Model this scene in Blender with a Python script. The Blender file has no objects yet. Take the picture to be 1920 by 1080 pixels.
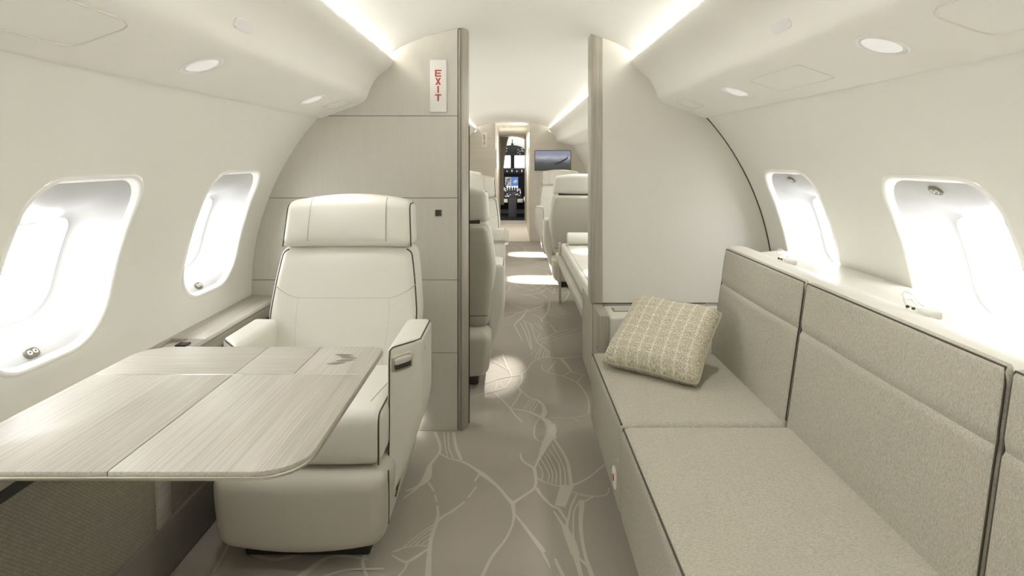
import bpy, bmesh, math, random
from mathutils import Vector, Matrix

random.seed(7)
C = bpy.context.scene.collection
PI = math.pi

# ------------------------------------------------------------------ measures
# taken off the photograph: eye 1.2 m above the carpet, principal point (961, 298), focal length 1105 px
F, CX, CY, EYE = 1105.0, 961.0, 298.0, 1.2
R, ZC = 1.152, 0.6137            # radius and axis height of the cabin's side wall
YB = 2.60                        # mid-cabin bulkhead
YF = 8.60                        # forward bulkhead
YA = -2.2                        # aft end behind the camera
PITCH = 0.765                    # window pitch
WY0 = 2.226                      # a window's centre


def floor_at(px, py, z=0.0):
    y = F * (EYE - z) / (py - CY)
    return Vector(((px - CX) * y / F, y, z))


def lerp_tab(t, tab):
    if t <= tab[0][0]:
        return tab[0][1]
    for (a, b), (c, d) in zip(tab, tab[1:]):
        if t <= c:
            u = (t - a) / (c - a)
            return b + (d - b) * u
    return tab[-1][1]


# ------------------------------------------------------------------ materials
def _mat(name):
    m = bpy.data.materials.new(name)
    m.use_nodes = True
    nt = m.node_tree
    b = nt.nodes['Principled BSDF']
    return m, nt, b


def plain(name, col, rough=0.5, metal=0.0, bump=0.0, scale=200.0, var=0.0, spec=0.5, emit=None, es=0.0, detail=3.0, coat=0.0):
    m, nt, b = _mat(name)
    b.inputs['Base Color'].default_value = (*col, 1)
    b.inputs['Roughness'].default_value = rough
    b.inputs['Metallic'].default_value = metal
    b.inputs['Specular IOR Level'].default_value = spec
    b.inputs['Coat Weight'].default_value = coat
    if emit:
        b.inputs['Emission Color'].default_value = (*emit, 1)
        b.inputs['Emission Strength'].default_value = es
    if bump or var:
        tc = nt.nodes.new('ShaderNodeTexCoord')
        n = nt.nodes.new('ShaderNodeTexNoise')
        n.inputs['Scale'].default_value = scale
        n.inputs['Detail'].default_value = detail
        nt.links.new(tc.outputs['Object'], n.inputs['Vector'])
        if bump:
            bp = nt.nodes.new('ShaderNodeBump')
            bp.inputs['Strength'].default_value = bump
            bp.inputs['Distance'].default_value = 0.002
            nt.links.new(n.outputs['Fac'], bp.inputs['Height'])
            nt.links.new(bp.outputs['Normal'], b.inputs['Normal'])
        if var:
            r = nt.nodes.new('ShaderNodeValToRGB')
            r.color_ramp.elements[0].position = 0.3
            r.color_ramp.elements[1].position = 0.7
            r.color_ramp.elements[0].color = (*[c * (1 - var) for c in col], 1)
            r.color_ramp.elements[1].color = (*[min(1, c * (1 + var)) for c in col], 1)
            nt.links.new(n.outputs['Fac'], r.inputs['Fac'])
            nt.links.new(r.outputs['Color'], b.inputs['Base Color'])
    return m


def wood(name, dark, light, grain, rough=0.38, scale=1.0, bump=0.12):
    """straight-grained veneer; grain = axis index the grain runs along"""
    m, nt, b = _mat(name)
    tc = nt.nodes.new('ShaderNodeTexCoord')
    mp = nt.nodes.new('ShaderNodeMapping')
    s = [190 * scale] * 3
    s[grain] = 3.2 * scale
    mp.inputs['Scale'].default_value = s
    nt.links.new(tc.outputs['Object'], mp.inputs['Vector'])
    n = nt.nodes.new('ShaderNodeTexNoise')
    n.inputs['Scale'].default_value = 1.0
    n.inputs['Detail'].default_value = 6
    n.inputs['Roughness'].default_value = 0.65
    n.inputs['Distortion'].default_value = 0.6
    nt.links.new(mp.outputs['Vector'], n.inputs['Vector'])
    mp2 = nt.nodes.new('ShaderNodeMapping')
    s2 = [14 * scale] * 3
    s2[grain] = 1.2 * scale
    mp2.inputs['Scale'].default_value = s2
    nt.links.new(tc.outputs['Object'], mp2.inputs['Vector'])
    n2 = nt.nodes.new('ShaderNodeTexNoise')
    n2.inputs['Scale'].default_value = 1.0
    n2.inputs['Detail'].default_value = 3
    nt.links.new(mp2.outputs['Vector'], n2.inputs['Vector'])
    mx = nt.nodes.new('ShaderNodeMix')
    mx.data_type = 'FLOAT'
    mx.inputs[0].default_value = 0.22
    nt.links.new(n.outputs['Fac'], mx.inputs[2])
    nt.links.new(n2.outputs['Fac'], mx.inputs[3])
    r = nt.nodes.new('ShaderNodeValToRGB')
    r.color_ramp.elements[0].position = 0.38
    r.color_ramp.elements[0].color = (*dark, 1)
    r.color_ramp.elements[1].position = 0.60
    r.color_ramp.elements[1].color = (*light, 1)
    nt.links.new(mx.outputs[0], r.inputs['Fac'])
    nt.links.new(r.outputs['Color'], b.inputs['Base Color'])
    bp = nt.nodes.new('ShaderNodeBump')
    bp.inputs['Strength'].default_value = bump
    bp.inputs['Distance'].default_value = 0.001
    nt.links.new(n.outputs['Fac'], bp.inputs['Height'])
    nt.links.new(bp.outputs['Normal'], b.inputs['Normal'])
    b.inputs['Roughness'].default_value = rough
    return m


def cloth(name, dark, light, sc, rough=0.9, bump=0.5, dist=0.0015, lo=0.35, hi=0.65):
    """woven cloth: two crossed stretched noises"""
    m, nt, b = _mat(name)
    tc = nt.nodes.new('ShaderNodeTexCoord')
    outs = []
    for k in range(2):
        mp = nt.nodes.new('ShaderNodeMapping')
        mp.inputs['Scale'].default_value = sc[k]
        nt.links.new(tc.outputs['Object'], mp.inputs['Vector'])
        n = nt.nodes.new('ShaderNodeTexNoise')
        n.inputs['Scale'].default_value = 1.0
        n.inputs['Detail'].default_value = 2.0
        nt.links.new(mp.outputs['Vector'], n.inputs['Vector'])
        outs.append(n.outputs['Fac'])
    mx = nt.nodes.new('ShaderNodeMix')
    mx.data_type = 'FLOAT'
    mx.inputs[0].default_value = 0.5
    nt.links.new(outs[0], mx.inputs[2])
    nt.links.new(outs[1], mx.inputs[3])
    r = nt.nodes.new('ShaderNodeValToRGB')
    r.color_ramp.elements[0].position = lo
    r.color_ramp.elements[0].color = (*dark, 1)
    r.color_ramp.elements[1].position = hi
    r.color_ramp.elements[1].color = (*light, 1)
    nt.links.new(mx.outputs[0], r.inputs['Fac'])
    nt.links.new(r.outputs['Color'], b.inputs['Base Color'])
    bp = nt.nodes.new('ShaderNodeBump')
    bp.inputs['Strength'].default_value = bump
    bp.inputs['Distance'].default_value = dist
    nt.links.new(mx.outputs[0], bp.inputs['Height'])
    nt.links.new(bp.outputs['Normal'], b.inputs['Normal'])
    b.inputs['Roughness'].default_value = rough
    b.inputs['Specular IOR Level'].default_value = 0.2
    return m


def tweed(name):
    """loose boucle check of the scatter cushion; pattern laid along the cushion's own x / y"""
    m, nt, b = _mat(name)
    N, L = nt.nodes, nt.links
    tc = N.new('ShaderNodeTexCoord')
    wob = N.new('ShaderNodeTexNoise')
    wob.inputs['Scale'].default_value = 45
    wob.inputs['Detail'].default_value = 2
    L.new(tc.outputs['UV'], wob.inputs['Vector'])
    ad = N.new('ShaderNodeVectorMath')
    ad.operation = 'MULTIPLY_ADD'
    ad.inputs[1].default_value = (0.035, 0.035, 0)
    L.new(wob.outputs['Color'], ad.inputs[0])
    L.new(tc.outputs['UV'], ad.inputs[2])
    w1 = N.new('ShaderNodeTexWave')
    w1.bands_direction = 'X'
    w1.inputs['Scale'].default_value = 2.6
    L.new(ad.outputs[0], w1.inputs['Vector'])
    w2 = N.new('ShaderNodeTexWave')
    w2.bands_direction = 'Y'
    w2.inputs['Scale'].default_value = 3.3
    L.new(ad.outputs[0], w2.inputs['Vector'])
    mp = N.new('ShaderNodeMapping')
    mp.inputs['Scale'].default_value = (95, 60, 1)
    L.new(tc.outputs['UV'], mp.inputs['Vector'])
    n = N.new('ShaderNodeTexNoise')
    n.inputs['Scale'].default_value = 1
    n.inputs['Detail'].default_value = 3
    L.new(mp.outputs['Vector'], n.inputs['Vector'])
    p1 = N.new('ShaderNodeMath'); p1.operation = 'POWER'; p1.inputs[1].default_value = 14
    L.new(w1.outputs['Fac'], p1.inputs[0])
    p2 = N.new('ShaderNodeMath'); p2.operation = 'POWER'; p2.inputs[1].default_value = 3
    L.new(w2.outputs['Fac'], p2.inputs[0])
    a1 = N.new('ShaderNodeMath'); a1.operation = 'MULTIPLY_ADD'; a1.inputs[1].default_value = 0.13
    L.new(p1.outputs[0], a1.inputs[0]); L.new(n.outputs['Fac'], a1.inputs[2])
    a2 = N.new('ShaderNodeMath'); a2.operation = 'MULTIPLY_ADD'; a2.inputs[1].default_value = 0.05
    L.new(p2.outputs[0], a2.inputs[0]); L.new(a1.outputs[0], a2.inputs[2])
    r = N.new('ShaderNodeValToRGB')
    e = r.color_ramp.elements
    e[0].position = 0.33; e[0].color = (0.31, 0.285, 0.205, 1)
    e[1].position = 0.76; e[1].color = (0.80, 0.77, 0.66, 1)
    k = e.new(0.52); k.color = (0.54, 0.50, 0.395, 1)
    L.new(a2.outputs[0], r.inputs['Fac'])
    L.new(r.outputs['Color'], b.inputs['Base Color'])
    bp = N.new('ShaderNodeBump')
    bp.inputs['Strength'].default_value = 0.9
    bp.inputs['Distance'].default_value = 0.004
    L.new(a2.outputs[0], bp.inputs['Height'])
    L.new(bp.outputs['Normal'], b.inputs['Normal'])
    b.inputs['Roughness'].default_value = 0.95
    b.inputs['Specular IOR Level'].default_value = 0.1
    return m


def weave(name):
    """basket weave of the lower side wall (y / z)"""
    m, nt, b = _mat(name)
    N, L = nt.nodes, nt.links
    tc = N.new('ShaderNodeTexCoord')
    sp = N.new('ShaderNodeSeparateXYZ')
    L.new(tc.outputs['Object'], sp.inputs[0])
    cb = N.new('ShaderNodeCombineXYZ')
    L.new(sp.outputs['Y'], cb.inputs['X'])
    L.new(sp.outputs['Z'], cb.inputs['Y'])
    br = N.new('ShaderNodeTexBrick')
    br.inputs['Scale'].default_value = 48
    br.inputs['Mortar Size'].default_value = 0.09
    br.inputs['Mortar Smooth'].default_value = 1.0
    br.inputs['Color1'].default_value = (0.37, 0.335, 0.265, 1)
    br.inputs['Color2'].default_value = (0.30, 0.27, 0.212, 1)
    br.inputs['Mortar'].default_value = (0.19, 0.17, 0.13, 1)
    L.new(cb.outputs[0], br.inputs['Vector'])
    L.new(br.outputs['Color'], b.inputs['Base Color'])
    bp = N.new('ShaderNodeBump')
    bp.invert = True
    bp.inputs['Strength'].default_value = 0.5
    bp.inputs['Distance'].default_value = 0.002
    L.new(br.outputs['Fac'], bp.inputs['Height'])
    L.new(bp.outputs['Normal'], b.inputs['Normal'])
    b.inputs['Roughness'].default_value = 0.9
    return m


def pane_mat():
    m = bpy.data.materials.new('window_glass')
    m.use_nodes = True
    nt = m.node_tree
    nt.nodes.clear()
    o = nt.nodes.new('ShaderNodeOutputMaterial')
    t = nt.nodes.new('ShaderNodeBsdfTransparent')
    g = nt.nodes.new('ShaderNodeBsdfGlossy')
    g.inputs['Roughness'].default_value = 0.02
    x = nt.nodes.new('ShaderNodeMixShader')
    x.inputs[0].default_value = 0.04
    nt.links.new(t.outputs[0], x.inputs[1])
    nt.links.new(g.outputs[0], x.inputs[2])
    nt.links.new(x.outputs[0], o.inputs['Surface'])
    return m


def emis(name, col, s):
    return plain(name, (0.8, 0.8, 0.8), 0.5, emit=col, es=s)


def tv_mat():
    """picture on the cabin monitor: grey clouds over a dark coast"""
    m, nt, b = _mat('monitor_picture')
    N, L = nt.nodes, nt.links
    tc = N.new('ShaderNodeTexCoord')
    sp = N.new('ShaderNodeSeparateXYZ')
    L.new(tc.outputs['UV'], sp.inputs[0])
    mp = N.new('ShaderNodeMapping')
    mp.inputs['Scale'].default_value = (3, 7, 1)
    L.new(tc.outputs['UV'], mp.inputs['Vector'])
    n = N.new('ShaderNodeTexNoise')
    n.inputs['Scale'].default_value = 1.3
    n.inputs['Detail'].default_value = 5
    L.new(mp.outputs['Vector'], n.inputs['Vector'])
    ma = N.new('ShaderNodeMath'); ma.operation = 'MULTIPLY_ADD'; ma.inputs[1].default_value = 0.28; 
    L.new(n.outputs['Fac'], ma.inputs[0]); L.new(sp.outputs['Y'], ma.inputs[2])
    r = N.new('ShaderNodeValToRGB')
    e = r.color_ramp.elements
    e[0].position = 0.1; e[0].color = (0.022, 0.026, 0.020, 1)
    e[1].position = 1.1 / 1.1; e[1].color = (0.17, 0.18, 0.24, 1)
    for pos, c in ((0.5, (0.055, 0.06, 0.056)), (0.66, (0.13, 0.135, 0.155)), (0.8, (0.30, 0.30, 0.34)), (0.9, (0.21, 0.21, 0.27))):
        k = e.new(pos); k.color = (*c, 1)
    L.new(ma.outputs[0], r.inputs['Fac'])
    b.inputs['Base Color'].default_value = (0.01, 0.01, 0.01, 1)
    b.inputs['Roughness'].default_value = 0.3
    L.new(r.outputs['Color'], b.inputs['Emission Color'])
    b.inputs['Emission Strength'].default_value = 0.62
    return m


MT = dict(
    wall=plain('sidewall_panel', (0.82, 0.812, 0.755), 0.6, bump=0.03, scale=700),
    psu=plain('overhead_panel', (0.86, 0.845, 0.785), 0.6, bump=0.02, scale=500),
    ceil=plain('ceiling_panel', (0.83, 0.82, 0.77), 0.6),
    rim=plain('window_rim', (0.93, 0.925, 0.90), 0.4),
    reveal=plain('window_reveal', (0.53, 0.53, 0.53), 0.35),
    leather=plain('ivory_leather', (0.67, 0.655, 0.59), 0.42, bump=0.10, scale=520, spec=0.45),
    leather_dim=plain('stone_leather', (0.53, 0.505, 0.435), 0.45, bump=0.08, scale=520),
    kick=plain('taupe_leather', (0.19, 0.174, 0.142), 0.5, bump=0.08, scale=400),
    pipe=plain('dark_piping', (0.055, 0.045, 0.032), 0.5),
    seam=plain('seam_thread', (0.40, 0.37, 0.30), 0.7),
    gap=plain('shadow_gap', (0.03, 0.026, 0.02), 0.9),
    bulk=wood('bulkhead_linen', (0.555, 0.53, 0.475), (0.595, 0.57, 0.51), 2, 0.45, 3.0, 0.08),
    bulk_r=plain('bulkhead_satin', (0.67, 0.65, 0.595), 0.4, bump=0.05, scale=300),
    wood_z=wood('veneer_upright', (0.31, 0.28, 0.23), (0.42, 0.387, 0.325), 2, 0.45),
    wood_y=wood('veneer_lengthwise', (0.36, 0.338, 0.288), (0.485, 0.457, 0.395), 1, 0.5),
    wood_x=wood('veneer_crosswise', (0.36, 0.338, 0.288), (0.455, 0.428, 0.37), 0, 0.5),
    wood_fx=wood('veneer_forward_bulkhead', (0.62, 0.58, 0.51), (0.71, 0.67, 0.59), 0, 0.45),
    ledge=wood('veneer_ledge', (0.36, 0.33, 0.285), (0.50, 0.465, 0.41), 1, 0.35),
    sofa=cloth('sofa_boucle', (0.335, 0.315, 0.258), (0.52, 0.49, 0.412), ((420, 420, 130), (130, 600, 420)), bump=0.8, dist=0.0022),
    weave=weave('woven_wall_cloth'),
    tweed=tweed('cushion_tweed'),
    curtain=plain('curtain_cloth', (0.30, 0.28, 0.215), 0.9),
    carpet=plain('carpet_taupe', (0.40, 0.365, 0.315), 1.0, bump=0.5, scale=900, var=0.09, spec=0.05, detail=8),
    vein=plain('carpet_vein', (0.54, 0.505, 0.435), 1.0, bump=0.4, scale=900, spec=0.05),
    vinyl=plain('galley_floor', (0.62, 0.58, 0.50), 0.5),
    chrome=plain('polished_metal', (0.88, 0.87, 0.84), 0.28, 0.6),
    champagne=plain('champagne_metal', (0.80, 0.76, 0.66), 0.32, 1.0),
    dark=plain('dark_recess', (0.035, 0.032, 0.027), 0.6),
    black=plain('cockpit_black', (0.006, 0.006, 0.006), 0.8, spec=0.1),
    grey=plain('cockpit_grey', (0.020, 0.019, 0.018), 0.7, spec=0.1),
    white=plain('white_plastic', (0.82, 0.82, 0.82), 0.4),
    signw=plain('sign_white', (0.80, 0.78, 0.76), 0.4),
    red=plain('sign_red', (0.42, 0.055, 0.035), 0.5),
    switch=plain('switch_olive', (0.20, 0.19, 0.145), 0.4),
    pill=plain('lens_white', (0.83, 0.80, 0.80), 0.4),
    glass=pane_mat(),
    cove=emis('cove_light', (1.0, 0.995, 0.98), 15.0),
    lamp=emis('lamp_lens', (1.0, 0.97, 0.9), 0.12),
    lamp_on=emis('lamp_lit', (1.0, 0.97, 0.92), 6.0),
    tv=tv_mat(),
    wing=plain('wing_picture', (0.01, 0.01, 0.012), 0.4, emit=(0.012, 0.012, 0.016), es=1.0),
    scr_map=plain('map_screen', (0.01, 0.01, 0.01), 0.3, emit=(0.04, 0.13, 0.42), es=0.5),
    scr_mapl=plain('map_land', (0.01, 0.01, 0.01), 0.3, emit=(0.32, 0.42, 0.35), es=0.5),
    scr_data=plain('data_screen', (0.01, 0.01, 0.01), 0.3, emit=(0.30, 0.31, 0.33), es=0.5),
)


# ------------------------------------------------------------------ mesh builder
class MB:
    def __init__(s):
        s.v, s.f, s.m, s.uv = [], [], [], None

    def add(s, vs, fs, mat=0):
        o = len(s.v)
        s.v += [Vector(p) for p in vs]
        for f in fs:
            s.f.append([i + o for i in f])
            s.m.append(mat)

    def box(s, lo, hi, mat=0):
        x0, y0, z0 = lo
        x1, y1, z1 = hi
        s.add([(x0, y0, z0), (x1, y0, z0), (x1, y1, z0), (x0, y1, z0), (x0, y0, z1), (x1, y0, z1), (x1, y1, z1), (x0, y1, z1)],
              [(3, 2, 1, 0), (4, 5, 6, 7), (0, 1, 5, 4), (1, 2, 6, 5), (2, 3, 7, 6), (3, 0, 4, 7)], mat)

    def prism(s, poly, axis, a, b, mat=0):
        """polygon in the plane across AXIS, from a to b along it"""
        def pt(p, t):
            q = [p[0], p[1]]
            q.insert(axis, t)
            return q
        n = len(poly)
        vs = [pt(p, a) for p in poly] + [pt(p, b) for p in poly]
        fs = [list(range(n))[::-1], [i + n for i in range(n)]]
        fs += [(i, (i + 1) % n, (i + 1) % n + n, i + n) for i in range(n)]
        s.add(vs, fs, mat)

    def loft(s, rings, caps=True, closed=True, mat=0):
        n = len(rings[0])
        vs = [p for r in rings for p in r]
        fs = []
        for i in range(len(rings) - 1):
            for j in range(n if closed else n - 1):
                k = (j + 1) % n
                fs.append((i * n + j, i * n + k, (i + 1) * n + k, (i + 1) * n + j))
        if caps:
            fs.append(list(range(n))[::-1])
            fs.append([(len(rings) - 1) * n + j for j in range(n)])
        s.add(vs, fs, mat)

    def tube(s, pts, r, n=6, closed=False, mat=0):
        pts = [Vector(p) for p in pts]
        if len(pts) < 2:
            return
        rad = r if isinstance(r, (list, tuple)) else [r] * len(pts)
        rings, prev = [], None
        L = len(pts)
        for i, p in enumerate(pts):
            a = pts[(i - 1) % L] if (closed or i) else p
            b = pts[(i + 1) % L] if (closed or i < L - 1) else p
            t = (b - a).normalized() if (b - a).length > 1e-9 else Vector((0, 0, 1))
            if prev is None:
                u = t.orthogonal().normalized()
            else:
                u = prev - t * prev.dot(t)
                u = u.normalized() if u.length > 1e-9 else t.orthogonal().normalized()
            prev = u
            w = t.cross(u)
            rings.append([p + (u * math.cos(2 * PI * k / n) + w * math.sin(2 * PI * k / n)) * rad[i] for k in range(n)])
        if closed:
            rings.append(rings[0])
        s.loft(rings, caps=not closed, mat=mat)

    def lathe(s, prof, org, axis=(0, 0, 1), n=28, mat=0, sx=1.0, sy=1.0):
        """profile of (radius, height) turned about AXIS at ORG"""
        ax = Vector(axis).normalized()
        u = ax.orthogonal().normalized()
        if abs(ax.dot(Vector((0, 1, 0)))) < 0.99:
            u = (Vector((0, 1, 0)) - ax * ax.y).normalized()
        w = ax.cross(u)
        rings = []
        for r, h in prof:
            rings.append([Vector(org) + ax * h + (u * math.cos(2 * PI * k / n) * sx + w * math.sin(2 * PI * k / n) * sy) * r for k in range(n)])
        s.loft(rings, mat=mat)

    def rbox(s, lo, hi, r, bulge=(0, 0, 0), warp=None, ni=8, mat=0, m=3):
        """rounded, puffed-up box; returns the mapping used so piping can follow it"""
        lo, hi = Vector(lo), Vector(hi)
        c, h = (lo + hi) / 2, (hi - lo) / 2
        r = min(r, h.x * .98, h.y * .98, h.z * .98)

        def samples(hh):
            k = hh - r
            band = [r * math.tan(PI / 4 * i / m) for i in range(1, m + 1)]
            inner = [-k + 2 * k * i / ni for i in range(ni + 1)]
            return [-(k + b) for b in band[::-1]] + inner + [k + b for b in band]

        def rnd(p):
            q = Vector((max(-(h.x - r), min(h.x - r, p.x)), max(-(h.y - r), min(h.y - r, p.y)), max(-(h.z - r), min(h.z - r, p.z))))
            d = p - q
            return q + d.normalized() * r if d.length > 1e-9 else p

        def mp(p):                                  # p in absolute, un-warped coordinates
            l = Vector(p) - c
            u = (l.x / h.x, l.y / h.y, l.z / h.z)
            o = l.copy()
            for a in range(3):
                if bulge[a]:
                    w = 1.0
                    for b in range(3):
                        if b != a:
                            w *= max(0.0, 1 - u[b] * u[b])
                    o[a] += math.copysign(bulge[a] * abs(u[a]) ** 2 * w, u[a])
            o += c
            return Vector(warp(o)) if warp else o
        idx, vs, fs = {}, [], []

        def vid(p):
            q = rnd(p)
            k = (round(q.x, 5), round(q.y, 5), round(q.z, 5))
            if k not in idx:
                idx[k] = len(vs)
                vs.append(mp(q + c))
            return idx[k]
        S = [samples(h.x), samples(h.y), samples(h.z)]
        for a in range(3):
            b, d = (a + 1) % 3, (a + 2) % 3
            for sg in (-1, 1):
                for i in range(len(S[b]) - 1):
                    for j in range(len(S[d]) - 1):
                        ids = []
                        for (ii, jj) in ((i, j), (i + 1, j), (i + 1, j + 1), (i, j + 1)):
                            p = Vector((0, 0, 0))
                            p[a], p[b], p[d] = sg * h[a], S[b][ii], S[d][jj]
                            ids.append(vid(p))
                        if sg < 0:
                            ids = ids[::-1]
                        ids2 = []
                        for q in ids:
                            if q not in ids2:
                                ids2.append(q)
                        if len(ids2) > 2:
                            fs.append(ids2)
        s.add(vs, fs, mat)
        return mp

    def build(s, name, mats, parent=None, loc=None, rot=None, bevel=0.0, seg=2, smooth=35, flat=False, fix=True):
        me = bpy.data.meshes.new(name)
        me.from_pydata([tuple(p) for p in s.v], [], s.f)
        if not isinstance(mats, (list, tuple)):
            mats = [mats]
        for k in mats:
            me.materials.append(k)
        me.polygons.foreach_set('material_index', s.m)
        if s.uv:
            ul = me.uv_layers.new(name='UVMap')
            for l in me.loops:
                ul.data[l.index].uv = s.uv[l.vertex_index]
        bm = bmesh.new()
        bm.from_mesh(me)
        if fix:
            bmesh.ops.recalc_face_normals(bm, faces=bm.faces)
        if bevel:
            es = [e for e in bm.edges if len(e.link_faces) == 2 and e.calc_face_angle(0) > 0.5]
            bmesh.ops.bevel(bm, geom=es, offset=bevel, segments=seg, profile=0.5, affect='EDGES', clamp_overlap=True)
        for f in bm.faces:
            f.smooth = not flat
        bm.to_mesh(me)
        bm.free()
        if not flat:
            me.set_sharp_from_angle(angle=math.radians(smooth))
        o = bpy.data.objects.new(name, me)
        C.objects.link(o)
        if parent:
            o.parent = parent
        if loc is not None:
            o.location = loc
        if rot is not None:
            o.rotation_euler = rot
        return o


SPLIT = {'base_piping', 'cushion_piping', 'cushion_seam', 'backrest_piping', 'backrest_seam', 'headrest_piping', 'headrest_seam', 'joint_strip',
         'switch_rows', 'switch_legends', 'guidance_keys', 'guidance_knobs', 'key_rows', 'pale_keys'}
SINGLE = {'switch_rows': 'switch_key', 'switch_legends': 'switch_legend', 'guidance_keys': 'guidance_key', 'guidance_knobs': 'guidance_knob', 'key_rows': 'key', 'pale_keys': 'pale_key'}


def islands(s):
    par = list(range(len(s.v)))

    def find(a):
        while par[a] != a:
            par[a] = par[par[a]]
            a = par[a]
        return a
    for f in s.f:
        for k in f[1:]:
            par[find(k)] = find(f[0])
    grp = {}
    for f, m in zip(s.f, s.m):
        grp.setdefault(find(f[0]), []).append((f, m))
    out = []
    for fs in grp.values():
        q = MB()
        ren = {}
        for f, m in fs:
            for k in f:
                if k not in ren:
                    ren[k] = len(q.v)
                    q.v.append(s.v[k])
            q.f.append([ren[k] for k in f])
            q.m.append(m)
        out.append(q)
    return out


_build = MB.build


def build_split(s, name, mats, parent=None, **kw):
    if name in SPLIT:
        for q in islands(s):
            o = _build(q, SINGLE.get(name, name), mats, parent, **kw)
            LAST.append(o)
        return o
    return _build(s, name, mats, parent, **kw)


LAST = []
MB.build = build_split


def tag(o, label, cat, group=None):
    o['label'] = label
    o['category'] = cat
    if group:
        o['group'] = group
    return o


def thing(name, label, cat, loc=(0, 0, 0), rz=0.0, group=None):
    o = bpy.data.objects.new(name, None)
    o.empty_display_size = 0.1
    C.objects.link(o)
    o.location = loc
    o.rotation_euler = (0, 0, rz)
    return tag(o, label, cat, group)


def struct(o):
    o['kind'] = 'structure'
    return o


def copy_thing(root, loc, rz, label):
    r = root.copy()
    C.objects.link(r)
    r.location = loc
    r.rotation_euler = (0, 0, rz)
    r['label'] = label
    for ch in root.children:
        c = ch.copy()
        C.objects.link(c)
        c.parent = r
        for g in ch.children:
            d = g.copy()
            C.objects.link(d)
            d.parent = c
    return r


def arc(p, q, bulge, n=8):
    """points from p to q on a bowed line in 2d"""
    p, q = Vector(p), Vector(q)
    d = q - p
    nrm = Vector((-d.y, d.x))
    return [p + d * (i / n) + nrm * bulge * (4 * (i / n) * (1 - i / n)) for i in range(n + 1)]


def smooth_line(pts, n=6):
    """Catmull-Rom through the points"""
    P = [Vector(p) for p in pts]
    out = []
    for i in range(len(P) - 1):
        p0 = P[i - 1] if i else P[i] * 2 - P[i + 1]
        p1, p2 = P[i], P[i + 1]
        p3 = P[i + 2] if i + 2 < len(P) else P[i + 1] * 2 - P[i]
        for k in range(n):
            t = k / n
            out.append(0.5 * ((2 * p1) + (p2 - p0) * t + (2 * p0 - 5 * p1 + 4 * p2 - p3) * t * t + (3 * p1 - p0 - 3 * p2 + p3) * t ** 3))
    out.append(P[-1])
    return out


# ------------------------------------------------------------------ the cabin's cross-section (right half, x > 0)
def wall_xz(th, off=0.0):
    return ((R + off) * math.cos(th), ZC + (R + off) * math.sin(th))


TH0, TH1 = -0.10, math.asin((1.385 - ZC) / R)
PSU = [(0.862, 1.384), (0.845, 1.380), (0.80, 1.396), (0.74, 1.417), (0.69, 1.435), (0.662, 1.448), (0.648, 1.460), (0.640, 1.475),
       (0.630, 1.505), (0.612, 1.540), (0.590, 1.566), (0.565, 1.586), (0.545, 1.602), (0.532, 1.618), (0.527, 1.632), (0.530, 1.642), (0.538, 1.646), (0.62, 1.648), (0.66, 1.66)]
CEIL = [(0.66, 1.672), (0.60, 1.668), (0.548, 1.663), (0.50, 1.690), (0.45, 1.714), (0.38, 1.740), (0.30, 1.763), (0.233, 1.777), (0.12, 1.790), (0.0, 1.794)]


def crown(x, z, y):
    """the crown panel sinks a little towards the nose"""
    if y > YB + 0.1:
        k = (y - YB) / (YF - YB)
        return z - 0.055 * k * max(0.0, (0.55 - abs(x)) / 0.55) ** 0.5
    return z


def section(off=0.0, floor=True):
    """closed half outline (x > 0) from the floor's middle round to the crown"""
    pts = [(0, 0)] if floor else []
    if floor:
        pts += [(1.0, 0.0), (1.12, 0.46)]
    n = 24
    pts += [wall_xz(TH0 + (TH1 - TH0) * i / n) for i in range(n + 1)]
    pts += PSU[1:16] + [(0.548, 1.663)] + CEIL[3:]
    return pts


def clip(poly, axis, val, keep_less):
    out = []
    n = len(poly)
    for i in range(n):
        a, b = poly[i], poly[(i + 1) % n]
        ia = (a[axis] <= val) == keep_less
        ib = (b[axis] <= val) == keep_less
        if ia:
            out.append(a)
        if ia != ib:
            t = (val - a[axis]) / (b[axis] - a[axis])
            out.append((a[0] + (b[0] - a[0]) * t, a[1] + (b[1] - a[1]) * t))
    return out


def mirror(poly, sx):
    return [(p[0] * sx, p[1]) for p in poly]


# ------------------------------------------------------------------ side walls with windows
WH, WW, WR = 0.490, 0.412, 0.125            # reveal opening along the arc, along the cabin, corner radius
V0, V1 = R * TH0, R * TH1
VC = R * (math.asin((0.69 - ZC) / R) + math.asin((1.162 - ZC) / R)) / 2


def ray_rrect(phi, hw, hh, r):
    c, s = math.cos(phi), math.sin(phi)
    lo, hi = 0.0, 2.0

    def inside(t):
        x, y = abs(c * t), abs(s * t)
        dx, dy = max(0, x - (hw - r)), max(0, y - (hh - r))
        if x > hw or y > hh:
            return False
        return dx * dx + dy * dy <= r * r
    for _ in range(40):
        m = (lo + hi) / 2
        if inside(m):
            lo = m
        else:
            hi = m
    return lo


def tile_phis(hw):
    ph = [2 * PI * k / 96 for k in range(96)]
    for (dx, dy) in ((hw, V1 - VC), (-hw, V1 - VC), (-hw, V0 - VC), (hw, V0 - VC)):
        ph.append(math.atan2(dy, dx) % (2 * PI))
    return sorted(set(round(p, 9) for p in ph))


def ray_rect(phi, hw, up, dn):
    c, s = math.cos(phi), math.sin(phi)
    t = 9e9
    if abs(c) > 1e-9:
        t = min(t, hw / abs(c))
    if s > 1e-9:
        t = min(t, up / s)
    if s < -1e-9:
        t = min(t, dn / -s)
    return t


def wpt(sx, y, v, off=0.0):
    x, z = wall_xz(v / R)
    return (sx * (x + off), y, z)


def drop(dep, up):
    """how far the head and the sill of a reveal slope towards the pane"""
    dep -= 0.018
    if dep <= 0:
        return 0.0
    return 0.075 * (1 - math.exp(-dep / 0.032)) if up else -0.030 * (1 - math.exp(-dep / 0.022))


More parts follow.
